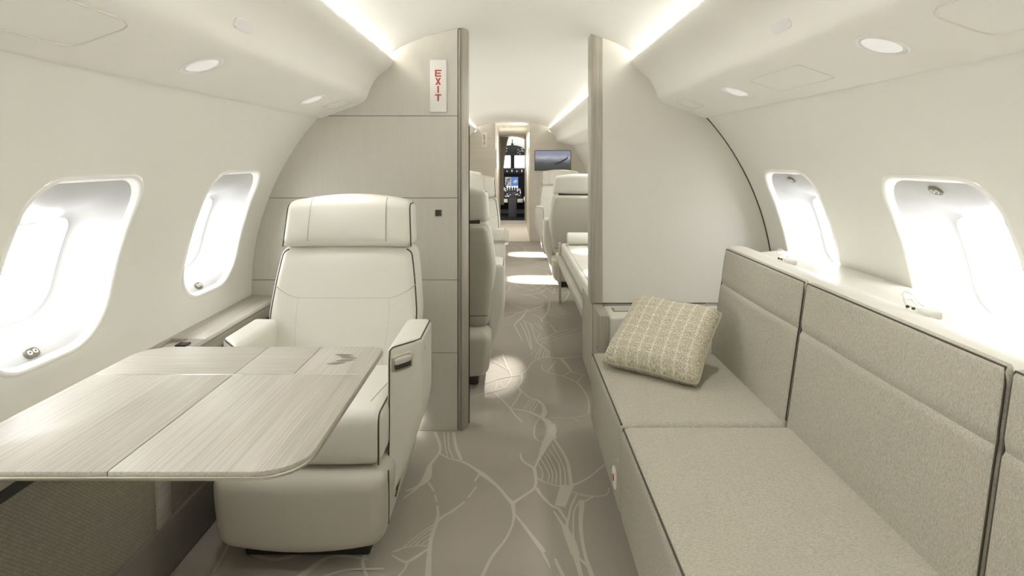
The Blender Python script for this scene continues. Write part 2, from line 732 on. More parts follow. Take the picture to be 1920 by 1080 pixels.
def win_r(phi, ins):
    """opening outline: tight corners at the top, rounder at the foot"""
    r = (0.095 if math.sin(phi) > 0 else 0.135) - ins * 0.7
    return ray_rrect(phi, WW / 2 - ins, WH / 2 - ins, max(0.03, r))


REV = [(0.0, 0.0), (0.002, -0.0025), (0.006, -0.004), (0.0105, -0.003), (0.0135, 0.001), (0.0155, 0.006), (0.0185, 0.018), (0.022, 0.040), (0.028, 0.063), (0.035, 0.088), (0.044, 0.112), (0.055, 0.126), (0.064, 0.130)]

centres = [WY0 + PITCH * k for k in range(-5, 8)]
nwin = 0
for sx, side in ((-1, 'left'), (1, 'right')):
    w = MB()
    ph = tile_phis(PITCH / 2)
    for yc in centres:
        rings = []
        for l in range(9):
            t = l / 8
            ring = []
            for p in ph:
                a = win_r(p, 0)
                b = ray_rect(p, PITCH / 2, V1 - VC, VC - V0)
                d = a + (b - a) * t ** 1.3
                ring.append(wpt(sx, yc + math.cos(p) * d, VC + math.sin(p) * d))
            rings.append(ring)
        w.loft(rings, caps=False)
    ylast = centres[-1] + PITCH / 2
    for (a, b) in ((YA, centres[0] - PITCH / 2), (ylast, YF + 0.1)):
        if b > a:
            w.loft([[wpt(sx, yy, V0 + (V1 - V0) * i / 24) for i in range(25)] for yy in (a, b)], caps=False, closed=False)
    struct(w.build('wall_' + side, MT['wall'], smooth=60))
    for yc in centres:
        nwin += 1
        g = MB()
        N = 96
        rings = []
        for (ins, dep) in REV:
            ring = []
            for k in range(N):
                p = 2 * PI * k / N
                d = win_r(p, ins)
                ring.append(wpt(sx, yc + math.cos(p) * d, VC + math.sin(p) * d - drop(dep, math.sin(p) > 0) * abs(math.sin(p)), dep))
            rings.append(ring)
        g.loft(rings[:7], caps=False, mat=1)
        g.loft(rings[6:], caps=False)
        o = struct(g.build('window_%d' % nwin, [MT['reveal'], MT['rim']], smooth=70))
        pn = MB()
        pn.add(rings[-1], [list(range(N))])
        pn.build('pane', MT['glass'], o)
    # lower wall, kick board
    lw = MB()
    lw.loft([[(sx * 1.025, y, 0.125), (sx * 1.035, y, 0.30), (sx * 1.06, y, 0.53), (sx * 1.142, y, 0.53)] for y in (YA, YF)], caps=False, closed=False)
    struct(lw.build('wall_%s_lower' % side, MT['weave'], smooth=20))
    kb = MB()
    kb.prism([(sx * 1.03, 0.0), (sx * 0.985, 0.0), (sx * 0.985, 0.012), (sx * 1.012, 0.13), (sx * 1.05, 0.13)], 1, YA, YB - 0.002)
    kb.prism([(sx * 1.03, 0.0), (sx * 0.985, 0.0), (sx * 0.985, 0.012), (sx * 1.012, 0.13), (sx * 1.05, 0.13)], 1, YB + 0.1, YF - 0.01)
    struct(kb.build('baseboard_' + side, MT['kick'], bevel=0.004))

tr = MB()
tr.prism([(-1.05, 0.128), (-1.018, 0.128), (-1.024, 0.30), (-1.03, 0.46), (-1.06, 0.50)], 1, 1.70, 1.765)
struct(tr.build('trim_1', MT['ledge'], bevel=0.003))

# overhead panels and crown
ys = [YA, YB + 0.1, YF]
for sx, side in ((-1, 'left'), (1, 'right')):
    b = MB()
    pr = smooth_line([Vector((p[0], p[1])) for p in PSU[:16]], 4) + [Vector(PSU[16]), Vector(PSU[17]), Vector(PSU[18])]
    b.loft([[(sx * p[0], y, p[1]) for p in pr] for y in (YA, YF)], caps=False, closed=False)
    struct(b.build('ceiling_' + side, MT['psu'], smooth=50))
b = MB()
prof = [(-p[0], p[1]) for p in CEIL] + CEIL[::-1][1:]
nseg = 16
b.loft([[(p[0], y, crown(p[0], p[1], y)) for p in smooth_line([Vector(q) for q in prof], 3)] for y in [YA, YB + 0.1] + [YB + 0.1 + (YF - YB - 0.1) * (i + 1) / nseg for i in range(nseg)]], caps=False, closed=False)
struct(b.build('ceiling', MT['ceil'], smooth=60))

for sx, side in ((-1, 'window-side left'), (1, 'window-side right')):
    for (y0, y1, where) in ((YA, YB - 0.045, 'in the aft cabin'), (YB + 0.1, YF - 0.06, 'in the forward cabin')):
        s = MB()
        s.loft([[(sx * 0.546, y, 1.6492), (sx * 0.568, y, 1.6502)] for y in (y0, y1)], caps=False, closed=False)
        o = s.build('cove_light', MT['cove'], fix=False)
        nm = 'left' if sx < 0 else 'right'
        tag(o, 'thin white cove light line along the %s edge of the crown %s' % (nm, where), 'light strip', 'cove light strips')

# floor and aft wall
A_MAP = (740.0, 800.0, 500 / 1920.0)
B_MAP = (860.0, 560.0, 260 / 1080.0)
VEIN_A = [
    [(290, 40, 20), (325, 130, 16), (320, 190, 14), (255, 280, 24), (232, 370, 50), (170, 430, 24), (80, 465, 14)], [(170, 440, 14), (60, 520, 10)],
    [(245, 405, 16), (285, 468, 10)], [(290, 490, 9), (303, 545, 10)], [(308, 570, 14), (312, 640, 16), (300, 690, 24), (265, 800, 22), (250, 900, 26), (240, 1090, 38)],
    [(300, 690, 20), (360, 640, 16), (420, 605, 14), (505, 540, 12)], [(528, 512, 12), (590, 432, 10)],
    [(290, 700, 9), (170, 780, 8), (50, 880, 9), (-20, 905, 10)], [(275, 730, 8), (190, 790, 7), (110, 860, 7)], [(268, 765, 8), (200, 810, 7), (150, 855, 7)],
    [(258, 800, 8), (190, 852, 7)], [(240, 858, 10), (120, 862, 9), (0, 895, 10)], [(245, 880, 16), (100, 970, 24), (40, 960, 16), (-20, 925, 12)], [(95, 975, 18), (70, 1030, 12), (20, 1085, 12)],
    [(320, 190, 14), (380, 225, 12), (440, 240, 12), (500, 258, 16), (570, 300, 18), (635, 345, 32), (740, 430, 20), (800, 500, 22), (850, 555, 28)],
    [(355, 40, 7), (365, 140, 7), (382, 220, 7)], [(385, 40, 8), (390, 150, 9), (420, 225, 9)], [(425, 40, 18), (440, 140, 18), (480, 240, 20)], [(610, 345, 18), (575, 395, 10)],
    [(850, 555, 26), (858, 620, 18), (850, 700, 14), (800, 810, 15), (700, 940, 18), (625, 1090, 20)],
    [(865, 630, 14), (920, 700, 18), (980, 780, 22), (1050, 870, 30), (1075, 905, 26)], [(1065, 910, 14), (1095, 965, 12), (1120, 1020, 8)], [(1155, 950, 14), (1180, 1010, 20), (1220, 1090, 22)],
    [(850, 555, 24), (930, 500, 16), (1000, 450, 16), (1018, 390, 18), (1005, 300, 22)], [(1005, 300, 18), (940, 260, 14), (912, 230, 12), (905, 190, 8)],
    [(1008, 300, 10), (1050, 210, 24), (1085, 130, 44), (1128, 40, 60), (1125, -20, 52)],
    [(1018, 440, 22), (1060, 500, 18), (1130, 570, 20), (1180, 590, 18)], [(1145, 610, 10), (1210, 710, 20), (1240, 790, 24), (1300, 930, 30), (1345, 1090, 26)],
    [(1180, 590, 18), (1245, 690, 14)], [(1220, 760, 10), (1275, 920, 10)], [(1242, 425, 80), (1190, 575, 60)],
    [(1018, 370, 9), (1090, 405, 9), (1160, 425, 10), (1240, 432, 14)], [(1260, 430, 26), (1340, 400, 16), (1420, 350, 12), (1520, 265, 9)],
    [(1272, 425, 22), (1245, 260, 20), (1200, 170, 16), (1145, 90, 14)],
    [(1030, 260, 6), (1065, 330, 7), (1060, 390, 7)], [(1055, 235, 6), (1110, 340, 7), (1105, 400, 7)], [(1080, 215, 6), (1135, 330, 7), (1130, 410, 7)],
    [(1095, 190, 6), (1160, 320, 7), (1160, 415, 7)], [(1110, 160, 6), (1185, 280, 8), (1195, 420, 9)], [(1130, 120, 6), (1215, 290, 8), (1230, 425, 9)],
    [(1280, 470, 10), (1380, 500, 10), (1520, 495, 9), (1545, 440, 8)], [(1350, 530, 30), (1340, 680, 24), (1345, 780, 22), (1370, 920, 20), (1425, 1090, 30)], [(1370, 540, 12), (1430, 505, 10)],
    [(1310, 490, 10), (1270, 580, 12), (1245, 690, 16), (1235, 740, 30), (1290, 830, 26), (1310, 930, 40)], [(1335, 540, 10), (1295, 600, 10), (1285, 700, 10), (1290, 820, 12)], [(1310, 935, 22), (1390, 1010, 18), (1430, 1090, 26)],
    [(1010, -10, 8), (1003, 60, 9), (1030, 100, 8), (1065, 112, 8)],
] + [[(1008, 8 + 13 * i, 5), (1098, 30 + 12 * i, 6)] for i in range(7)]
VEIN_B = [
    [(410, 860, 12), (520, 875, 16), (620, 915, 24), (700, 970, 45), (725, 1090, 60)], [(540, 770, 10), (620, 795, 14), (660, 840, 22), (668, 890, 32), (650, 925, 30)],
    [(555, 785, 6), (505, 860, 6)], [(585, 785, 6), (520, 865, 6)], [(605, 790, 6), (550, 870, 6)], [(630, 800, 7), (575, 880, 7)],
    [(460, 690, 12), (500, 730, 11), (545, 770, 10)], [(460, 690, 9), (480, 740, 9), (405, 855, 9)], [(270, 730, 9), (340, 790, 10), (400, 855, 15), (440, 910, 13), (495, 965, 12)],
    [(60, 778, 8), (180, 745, 8), (270, 725, 9), (360, 700, 7)], [(200, 665, 8), (310, 625, 9), (415, 605, 11), (490, 595, 9)], [(490, 595, 9), (490, 650, 9), (460, 690, 12)],
    [(490, 595, 9), (540, 545, 8), (560, 510, 8), (620, 470, 8), (700, 455, 9)], [(415, 605, 8), (370, 510, 8), (340, 430, 8)], [(280, 460, 5), (330, 490, 5), (370, 520, 5)], [(300, 440, 5), (370, 500, 5)], [(260, 490, 5), (390, 560, 5)],
    [(360, 700, 7), (395, 650, 6), (415, 610, 6)], [(330, 650, 5), (345, 700, 5)], [(300, 655, 5), (285, 715, 5)],
    [(700, 455, 7), (780, 466, 18), (860, 460, 14), (955, 450, 12)], [(760, 485, 9), (690, 570, 8)], [(690, 575, 8), (655, 557, 8), (645, 520, 7)],
    [(690, 575, 7), (810, 605, 9), (920, 655, 11), (960, 700, 10), (1000, 760, 10), (1015, 830, 10), (1010, 900, 9)], [(810, 605, 8), (870, 570, 9), (900, 578, 8), (985, 600, 7)], [(800, 470, 26), (850, 530, 16), (880, 572, 12)], [(920, 655, 8), (970, 600, 7)],
    [(700, 455, 8), (705, 415, 7), (650, 375, 8), (600, 330, 7)], [(650, 380, 5), (620, 465, 5)], [(670, 395, 5), (655, 460, 5)], [(690, 410, 5), (680, 455, 5)], [(635, 385, 5), (590, 470, 5)], [(600, 400, 5), (560, 440, 5)],
    [(565, 400, 8), (520, 270, 7), (480, 190, 6)], [(570, 390, 8), (545, 260, 7), (505, 170, 6)], [(600, 320, 6), (560, 210, 6), (520, 180, 6)], [(500, 330, 6), (450, 240, 8), (440, 200, 9), (500, 140, 14), (540, 80, 8)],
    [(600, 330, 8), (700, 300, 10), (770, 260, 10), (950, 225, 6)], [(640, 360, 6), (780, 310, 7), (950, 270, 6)], [(380, 205, 6), (440, 205, 6)], [(640, 345, 5), (760, 290, 6), (930, 240, 5)],
    [(640, 170, 8), (690, 110, 11), (710, 20, 9)], [(690, 120, 6), (850, 160, 5)], [(760, 265, 10), (700, 190, 8), (650, 180, 8), (640, 150, 7), (540, 110, 6)], [(390, 40, 5), (520, 70, 5), (640, 70, 5)], [(480, 40, 5), (620, 30, 5), (700, 20, 5)],
    [(560, 190, 5), (600, 250, 5), (640, 270, 5)], [(590, 190, 5), (640, 240, 5)], [(620, 190, 5), (660, 250, 5)], [(640, 270, 6), (600, 330, 6)],
    [(700, 930, 5), (890, 930, 5), (1010, 905, 6)], [(890, 930, 5), (950, 970, 5)], [(625, 940, 8), (590, 1000, 7), (590, 1090, 7)],
] + [[(604 - 6 * (i < 5), 962 + 15 * i, 4), (700, 1000 + 15 * i, 5)] for i in range(7)]
fl = MB()
fl.box((-1.0, YA, -0.05), (1.0, YF, 0.0), 0)


NRIB = [0]


def ribbon(pts):
    NRIB[0] += 1
    zz = 0.0006 + 1.2e-5 * NRIB[0]
    sm = smooth_line(pts, 4)
    L, Rr = [], []
    for i, p in enumerate(sm):
        a, b = sm[max(0, i - 1)], sm[min(len(sm) - 1, i + 1)]
        t = Vector((b.x - a.x, b.y - a.y, 0))
        t = t.normalized() if t.length > 1e-9 else Vector((0, 1, 0))
        n = Vector((-t.y, t.x, 0)) * p.z / 2
        L.append((p.x + n.x, p.y + n.y, zz))
        Rr.append((p.x - n.x, p.y - n.y, zz))
    k = len(sm)
    fl.add(L + Rr, [(i, i + 1, k + i + 1, k + i) for i in range(k - 1)], 1)


for lines, (ox, oy, sc) in ((VEIN_A, A_MAP), (VEIN_B, B_MAP)):
    for ln in lines:
        out = []
        for (x, y, wd) in ln:
            q = floor_at(ox + x * sc, oy + y * sc)
            out.append(Vector((q.x, q.y, wd * 1.25 * sc * q.y / F)))
        ribbon(out)
rng = random.Random(11)
for k in range(34):                                  # the same veins carried on into the forward cabin
    x, y = rng.uniform(-0.15, 0.45), rng.uniform(4.6, 8.4)
    a = rng.uniform(0, 2 * PI)
    pts = []
    for i in range(6):
        pts.append(Vector((x, y, rng.uniform(0.006, 0.018))))
        a += rng.uniform(-0.6, 0.6)
        x += math.cos(a) * 0.13
        y += math.sin(a) * 0.2
    if all(-0.9 < p.x < 0.9 and 4.3 < p.y < 8.55 for p in pts):
        ribbon(pts)
for ln in ([(470, 1040, 14), (520, 1050, 18), (600, 1030, 14)], [(400, 1075, 8), (430, 1020, 10), (440, 990, 8)], [(560, 1085, 30), (620, 1045, 14), (690, 1050, 10)], [(600, 1085, 12), (650, 1070, 10), (720, 1068, 10)],
           [(690, 1090, 10), (680, 1050, 12), (700, 1030, 10)]):
    ribbon([Vector((*floor_at(x, y).xy, wd * 0.55 * floor_at(x, y).y / F)) for x, y, wd in ln])
struct(fl.build('floor', [MT['carpet'], MT['vein']], flat=True))

b = MB()
sec = section()
b.prism(sec + [(-p[0], p[1]) for p in sec[::-1][1:-1]], 1, YA - 0.04, YA)
struct(b.build('wall_aft', MT['wall'], flat=True))

# ------------------------------------------------------------------ mid-cabin bulkhead
sec = section()
XL0, XR0 = -0.243, 0.352
GR = [0.345, 0.666, 1.028, 1.390]
full = clip(mirror(sec, -1), 0, XL0, True)
b = MB()
b.prism(full, 1, YB + 0.004, YB + 0.045, 1)
edges = [0.0] + GR + [2.0]
for a, c in zip(edges, edges[1:]):
    p = clip(clip(full, 1, a + 0.0012, False), 1, c - 0.0012, True)
    b.prism(p, 1, YB, YB + 0.006, 0)
struct(b.build('wall_bulkhead_left', [MT['bulk'], MT['gap']], flat=True))
b = MB()
zt = 1.772
b.prism([(XL0 + 0.003, YB - 0.003), (XL0 + 0.014, YB - 0.003), (XL0 + 0.014, YB + 0.05), (XL0 + 0.003, YB + 0.05)], 2, 0, zt, 0)
b.prism([(XL0 + 0.016, YB - 0.004), (XL0 + 0.020, YB - 0.004), (-0.199, YB + 0.040), (-0.199, YB + 0.10), (XL0 + 0.016, YB + 0.10)], 2, 0, 1.779, 0)
struct(b.build('trim_2', MT['wood_z'], bevel=0.002))
b = MB()
b.box((-0.199, YB + 0.075, 0.0), (-0.1955, YB + 0.085, 1.35))
struct(b.build('trim_3', MT['gap'], flat=True))

fullr = clip(clip(sec, 0, 0.396, False), 1, 0.566, False)
b = MB()
b.prism(fullr, 1, YB, YB + 0.045)
struct(b.build('wall_bulkhead_right', MT['bulk_r'], flat=True))
b = MB()
b.box((0.345, YB - 0.004, 0.562), (0.397, YB + 0.10, 1.752))
struct(b.build('trim_4', MT['wood_z'], bevel=0.003))
b = MB()
pts = [wall_xz(TH0 + (TH1 - TH0) * i / 30, -0.002) for i in range(4, 31)]
b.tube([(p[0], YB - 0.002, p[1]) for p in pts], 0.0022)
b.tube([(0.36, YB - 0.002, 0.564), (0.85, YB - 0.002, 0.564)], 0.0022)
struct(b.build('trim_5', MT['pipe']))
b = MB()
b.prism(clip(clip(sec, 0, 0.40, False), 1, 0.562, True), 1, YB + 0.006, YB + 0.05)
struct(b.build('wall_bulkhead_right_lower', MT['bulk'], flat=True))

# ------------------------------------------------------------------ left side ledge
t = thing('side_ledge', 'long pale wooden side ledge under the left windows with a recessed tray', 'ledge', (-1.08, 2.0, 0.53))
o0 = Vector((-1.08, 2.0, 0.53))


def sub(o, off):
    """parts are modelled in world measures; shift them under a root placed at OFF"""
    for v in o.data.vertices:
        v.co -= off
    return o


b = MB()
b.prism([(-1.158, 0.585), (-1.158, 0.600), (-1.03, 0.597), (-1.021, 0.590), (-1.021, 0.585)], 1, 1.975, YB - 0.004)
b.prism([(-1.085, 0.585), (-1.085, 0.598), (-1.03, 0.597), (-1.021, 0.590), (-1.021, 0.585)], 1, YA + 0.01, 1.975)
b.prism([(-1.158, 0.585), (-1.158, 0.600), (-1.143, 0.600), (-1.143, 0.585)], 1, YA + 0.01, 1.975)
sub(b.build('ledge_top', MT['ledge'], t, bevel=0.0015), o0)
b = MB()
b.prism([(-1.06, 0.53), (-1.032, 0.53), (-1.021, 0.545), (-1.021, 0.584), (-1.06, 0.584)], 1, YA + 0.01, YB - 0.004)
sub(b.build('fascia', MT['ledge'], t, bevel=0.002), o0)
b = MB()
b.prism([(-1.142, 0.580), (-1.142, 0.590), (-1.086, 0.590), (-1.086, 0.580)], 1, YA + 0.02, 1.974)
sub(b.build('tray', MT['champagne'], t), o0)
b = MB()
b.box((-1.084, 1.89, 0.5975), (-1.050, 1.925, 0.6025))
sub(b.build('tray_latch', MT['dark'], t, bevel=0.001), o0)
b = MB()
b.prism([(-1.075, 0.531), (-1.037, 0.531), (-1.037, 0.500), (-1.06, 0.500)], 1, YA + 0.01, YB - 0.004)
sub(b.build('rail', MT['dark'], t), o0)

# ------------------------------------------------------------------ club seat
LE, PI_ = MT['leather'], MT['pipe']


def make_seat(loc, rz, label):
    t = thing('club_chair', label, 'chair', loc, rz, 'leather club seats')
    # base
    b = MB()

    def wbase(p):
        k = (0.292 - p.z) / 0.227
        x = p.x * (1 - 0.05 * k * k)
        y = p.y
        if y < 0:
            y -= 0.018 * (1 - (p.x / 0.25) ** 2) * (-y / 0.35)
        z = p.z - 0.016 * (1 - (p.x / 0.245) ** 2) * max(0, k)
        return (x, y + 0.02 * k * k * (1 if y < -0.2 else 0), z)
    mb = b.rbox((-0.256, -0.36, 0.065), (0.256, 0.27, 0.293), 0.045, warp=wbase)
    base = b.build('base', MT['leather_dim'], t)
    b = MB()
    for sx in (-1, 1):
        pts = [mb((sx * 0.2565, -0.325 + 0.004 * i, 0.288 - 0.026 * i)) + Vector((0, 0, 0)) for i in range(8)]
        b.tube(pts, 0.0022)
        b.tube([mb((sx * 0.258, -0.20 + 0.02 * i, 0.14 + 0.11 * (i / 7) ** 1.6)) for i in range(8)], 0.003)
        b.tube([mb((sx * 0.258, -0.19 + 0.02 * i, 0.155 + 0.10 * (i / 7) ** 1.6)) for i in range(8)], 0.003)
    b.build('base_piping', PI_, base)
    b = MB()
    b.box((-0.19, -0.27, 0.0), (0.19, 0.20, 0.075))
    b.build('plinth', MT['dark'], t, bevel=0.01)
    # seat cushion
    b = MB()
    ms = b.rbox((-0.238, -0.335, 0.299), (0.238, 0.12, 0.462), 0.036, bulge=(0, 0.012, 0.012))
    cu = b.build('seat_cushion', LE, t)
    b = MB()
    for sx in (-1, 1):
        xx = sx * 0.2275
        pts = [ms((xx, -0.3245, 0.305))] + [ms((xx, -0.3245, 0.31 + 0.012 * i)) for i in range(10)]
        pts += [ms((xx, -0.335 + 0.036 - 0.0255 * math.cos(a), 0.426 + 0.0255 * math.sin(a))) for a in (0.3, 0.7, 1.1, 1.4)]
        pts += [ms((xx, -0.29 + 0.04 * i, 0.4515)) for i in range(10)]
        b.tube(pts, 0.0028)
    b.build('cushion_piping', PI_, cu)
    b = MB()
    for sx in (-1, 1):
        b.tube([ms((sx * (0.19 + 0.004 * i), -0.26 + 0.03 * i, 0.4625)) for i in range(10)], 0.0012)
    b.build('cushion_seam', MT['seam'], cu)
    # backrest
    HW = [(0.44, 0.250), (0.52, 0.268), (0.62, 0.284), (0.75, 0.270), (0.875, 0.250)]

    def wback(p):
        k = lerp_tab(p.z, HW) / 0.27
        k = 0.5 * k + 0.25 * (lerp_tab(p.z - 0.03, HW) + lerp_tab(p.z + 0.03, HW)) / 0.27
        y = p.y + 0.36 * (p.z - 0.45)
        y += 0.018 * math.cos((p.z - 0.5) * 7)            # lumbar swell
        return (p.x * k, y, p.z)
    b = MB()
    mk = b.rbox((-0.27, 0.03, 0.40), (0.27, 0.15, 0.872), 0.038, bulge=(0, 0.012, 0), warp=wback, ni=12)
    bk = b.build('backrest', LE, t)
    b = MB()
    for sx in (-1, 1):
        pts = [mk((sx * 0.2565, 0.0395, 0.43 + 0.02 * i)) for i in range(20)]
        pts += [mk((sx * (0.232 + 0.0245 * math.cos(a)), 0.0395, 0.834 + 0.0255 * math.sin(a))) for a in (0.2, 0.5, 0.8, 1.1, 1.4)]
        b.tube(pts, 0.003)
    b.build('backrest_piping', PI_, bk)
    b = MB()
    row = [mk((x, 0.031, 0.69 + 0.045 * max(0, (abs(x) - 0.16) / 0.1) ** 1.7)) for x in [-0.262 + 0.0131 * i for i in range(41)]]
    b.tube(row, 0.0016)
    for sx in (-1, 1):
        b.tube([mk((sx * 0.162, 0.031, 0.44 + 0.0125 * i)) for i in range(21)], 0.0014)
    b.build('backrest_seam', MT['seam'], bk)
    # shell behind the backrest
    b = MB()

    def wshell(p):
        k = lerp_tab(p.z, [(0.28, 0.235), (0.45, 0.258), (0.62, 0.270), (0.75, 0.262), (0.875, 0.240)]) / 0.25
        return (p.x * k, p.y + 0.36 * (p.z - 0.45), p.z)
    mh = b.rbox((-0.25, 0.13, 0.285), (0.25, 0.205, 0.862), 0.035, bulge=(0, 0.01, 0), warp=wshell, ni=8)
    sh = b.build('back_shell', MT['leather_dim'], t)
    b = MB()
    b.tube([mh((x, 0.2055, 0.36)) for x in [-0.24 + 0.024 * i for i in range(21)]], 0.002)
    b.build('shell_seam', PI_, sh)
    # headrest
    b = MB()

    def whead(p):
        k = (p.z - 0.868) / 0.168
        return (p.x * (1.01 - 0.045 * k), p.y + 0.20 * (p.z - 0.95) - 0.012 * (p.x / 0.247) ** 2, p.z + 0.027 * (1 - (p.x / 0.247) ** 2) * k)
    md = b.rbox((-0.247, 0.172, 0.868), (0.247, 0.295, 1.036), 0.032, bulge=(0, 0.012, 0), warp=whead, ni=10)
    hd = b.build('headrest', LE, t)
    b = MB()
    for sx in (-1, 1):
        xx = sx * 0.2375
        pts = [md((xx, 0.1815, 0.872 + 0.012 * i)) for i in range(12)]
        pts += [md((xx, 0.204 - 0.0225 * math.cos(a), 1.004 + 0.0225 * math.sin(a))) for a in (0.3, 0.7, 1.1, 1.5)]
        pts += [md((xx, 0.21 + 0.012 * i, 1.0265)) for i in range(5)]
        b.tube(pts, 0.0028)
    b.build('headrest_piping', PI_, hd)
    b = MB()
    for sx in (-1, 1):
        pts = [md((sx * 0.146, 0.171, 0.89 + 0.012 * i)) for i in range(10)]
        pts += [md((sx * 0.146, 0.204 - 0.0325 * math.cos(a), 1.004 + 0.0325 * math.sin(a))) for a in (0.2, 0.6, 1.0, 1.4)]
        b.tube(pts, 0.0015)
    b.build('headrest_seam', MT['seam'], hd)
    b = MB()
    b.box((-0.20, 0.20, 0.855), (0.20, 0.27, 0.885))
    b.build('headrest_mount', MT['dark'], t)
    # arms
    for sx in (-1, 1):
        def warm(p):
            x, y, z = p
            f = max(0.0, min(1.0, (0.38 - z) / 0.22))
            x = 0.232 + (x - 0.232) * (1 - 0.80 * f ** 1.4)
            fr = (0.10 - y) / 0.34
            y = y + (x - 0.232) * 1.15 * fr
            return (sx * x, y, z)
        b = MB()
        ma = b.rbox((0.232, -0.24, 0.155), (0.326, 0.10, 0.620), 0.022, warp=warm, ni=10)
        ar = b.build('armrest', MT['leather_arm'] if 'leather_arm' in MT else LE, t)
        b = MB()
        pts = [ma((0.2385, -0.2335, 0.17 + 0.02 * i)) for i in range(21)]
        pts += [ma((0.2385 + 0.0145 * (1 - math.cos(a)), -0.2335, 0.599 + 0.0145 * math.sin(a))) for a in (0.5, 1.0, 1.4)]
        pts += [ma((0.262 + 0.01 * i, -0.2335, 0.6135)) for i in range(5)]
        pts += [ma((0.3195, -0.222 + 0.0235 * i, 0.6135)) for i in range(14)]
        b.tube(pts, 0.0026)
        b.build('armrest_piping', PI_, ar)
        ang = math.atan(1.15)
        if sx > 0:
            u = Vector((math.cos(ang), math.sin(ang), 0))
            nrm = Vector((math.sin(ang), -math.cos(ang), 0))
            cc = Vector(ma((0.272, -0.24, 0.562)))
            up = Vector((0, 0, 1))

            def plate(hw, hh, r, d0, d1):
                ring = []
                for k in range(24):
                    p = 2 * PI * k / 24
                    d = ray_rrect(p, hw, hh, r)
                    ring.append(u * math.cos(p) * d + up * math.sin(p) * d)
                return [[cc + q + nrm * d0 for q in ring], [cc + q + nrm * d1 for q in ring]]
            b = MB()
            b.loft(plate(0.040, 0.026, 0.009, -0.004, 0.004))
            la = b.build('latch', MT['champagne'], ar, bevel=0.001)
            b = MB()
            b.loft(plate(0.033, 0.019, 0.005, 0.000, 0.0046))
            b.build('latch_recess', MT['dark'], ar)
            b = MB()
            cc = cc + up * 0.007
            b.loft(plate(0.0325, 0.011, 0.004, 0.003, 0.0068))
            b.build('latch_lever', MT['chrome'], ar, bevel=0.0012)
            b = MB()
            p = Vector(ma((0.326, -0.13, 0.575)))
            b.box(p - Vector((0.003, 0.022, 0.014)), p + Vector((0.003, 0.022, 0.014)))
            b.build('side_button', MT['chrome'], ar, bevel=0.002)
    return t


seat0 = make_seat((-0.62, 2.05, 0), 0, 'large ivory leather club seat behind the folding table, nearest to us')
copy_thing(seat0, (-0.37, 3.33, 0), PI, 'leather club seat seen from behind just past the left partition edge')
copy_thing(seat0, (-0.385, 4.88, 0), 0, 'leather club seat facing us behind the small forward table on the left')
copy_thing(seat0, (-0.60, 6.75, 0), 0, 'farthest club seat on the left, only its headrest top showing')
copy_thing(seat0, (0.625, 5.72, 0), PI, 'leather club seat seen from behind at the head of the daybed')
copy_thing(seat0, (0.61, 7.30, 0), 0, 'leather club seat facing us under the wall monitor on the right')

# ------------------------------------------------------------------ folding table
TX0, TX1, TY0, TY1, TZ = -0.972, -0.340, 0.942, 1.570, 0.70
t = thing('folding_table', 'large pale wooden folding table in front of the nearest club seat', 'table', (-0.66, 1.25, 0.66))
o0 = Vector((-0.66, 1.25, 0.66))


def table_outline(g=0.0):
    def cor(cx, cy, r, a0, n=8):
        return [(cx + r * math.cos(a0 + PI / 2 * i / n), cy + r * math.sin(a0 + PI / 2 * i / n)) for i in range(n + 1)]
    x0, x1, y0, y1 = TX0 + g, TX1 - g, TY0 + g, TY1 - g
    return cor(x1 - 0.028, y1 - 0.028, 0.028, 0) + cor(x0 + 0.075, y1 - 0.075, 0.075, PI / 2) + cor(x0 + 0.05, y0 + 0.05, 0.05, PI) + cor(x1 - 0.075, y0 + 0.075, 0.075, 1.5 * PI)


YS, XS, XS2 = 1.368, -0.648, -0.508
for (xa, xb, ya, yb, mt) in ((-2, XS, -2, YS, 'wood_y'), (XS, 2, -2, YS, 'wood_y'), (-2, XS, YS, 3, 'wood_x'), (XS, XS2, YS, 3, 'wood_x'), (XS2, 2, YS, 3, 'wood_y')):
    p = table_outline()
    e = 0.0009
    p = clip(clip(clip(clip(p, 0, xa + e, False), 0, xb - e, True), 1, ya + (0.0022 if ya > 0 else 0), False), 1, yb - (0.0022 if yb < 2 else 0), True)
    b = MB()
    b.prism(p, 2, TZ - 0.008, TZ)
    sub(b.build('table_leaf', MT[mt], t, bevel=0.0008), o0)
b = MB()
b.prism([(XS - 0.25, YS - 0.0022), (TX1 - 0.001, YS - 0.0022), (TX1 - 0.001, YS + 0.0022), (XS - 0.25, YS + 0.0022)], 2, TZ - 0.008, TZ - 0.0002)
b.prism([(TX0 + 0.001, YS - 0.0022), (XS - 0.25, YS - 0.0022), (XS - 0.25, YS + 0.0022), (TX0 + 0.001, YS + 0.0022)], 2, TZ - 0.008, TZ - 0.0002)
sub(b.build('inlay_strip', MT['champagne'], t), o0)
b = MB()
b.prism(table_outline(-0.0005), 2, TZ - 0.0150, TZ - 0.0082)
sub(b.build('edge_band', MT['champagne'], t, bevel=0.001), o0)
b = MB()
b.prism(table_outline(0.03), 2, TZ - 0.028, TZ - 0.0151)
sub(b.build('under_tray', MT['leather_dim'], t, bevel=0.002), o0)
b = MB()
b.box((-1.05, 1.10, 0.603), (-0.74, 1.34, 0.640))
b.box((-0.90, 1.12, 0.640), (-0.76, 1.32, 0.672))
sub(b.build('support_arm', MT['dark'], t, bevel=0.004), o0)
b = MB()
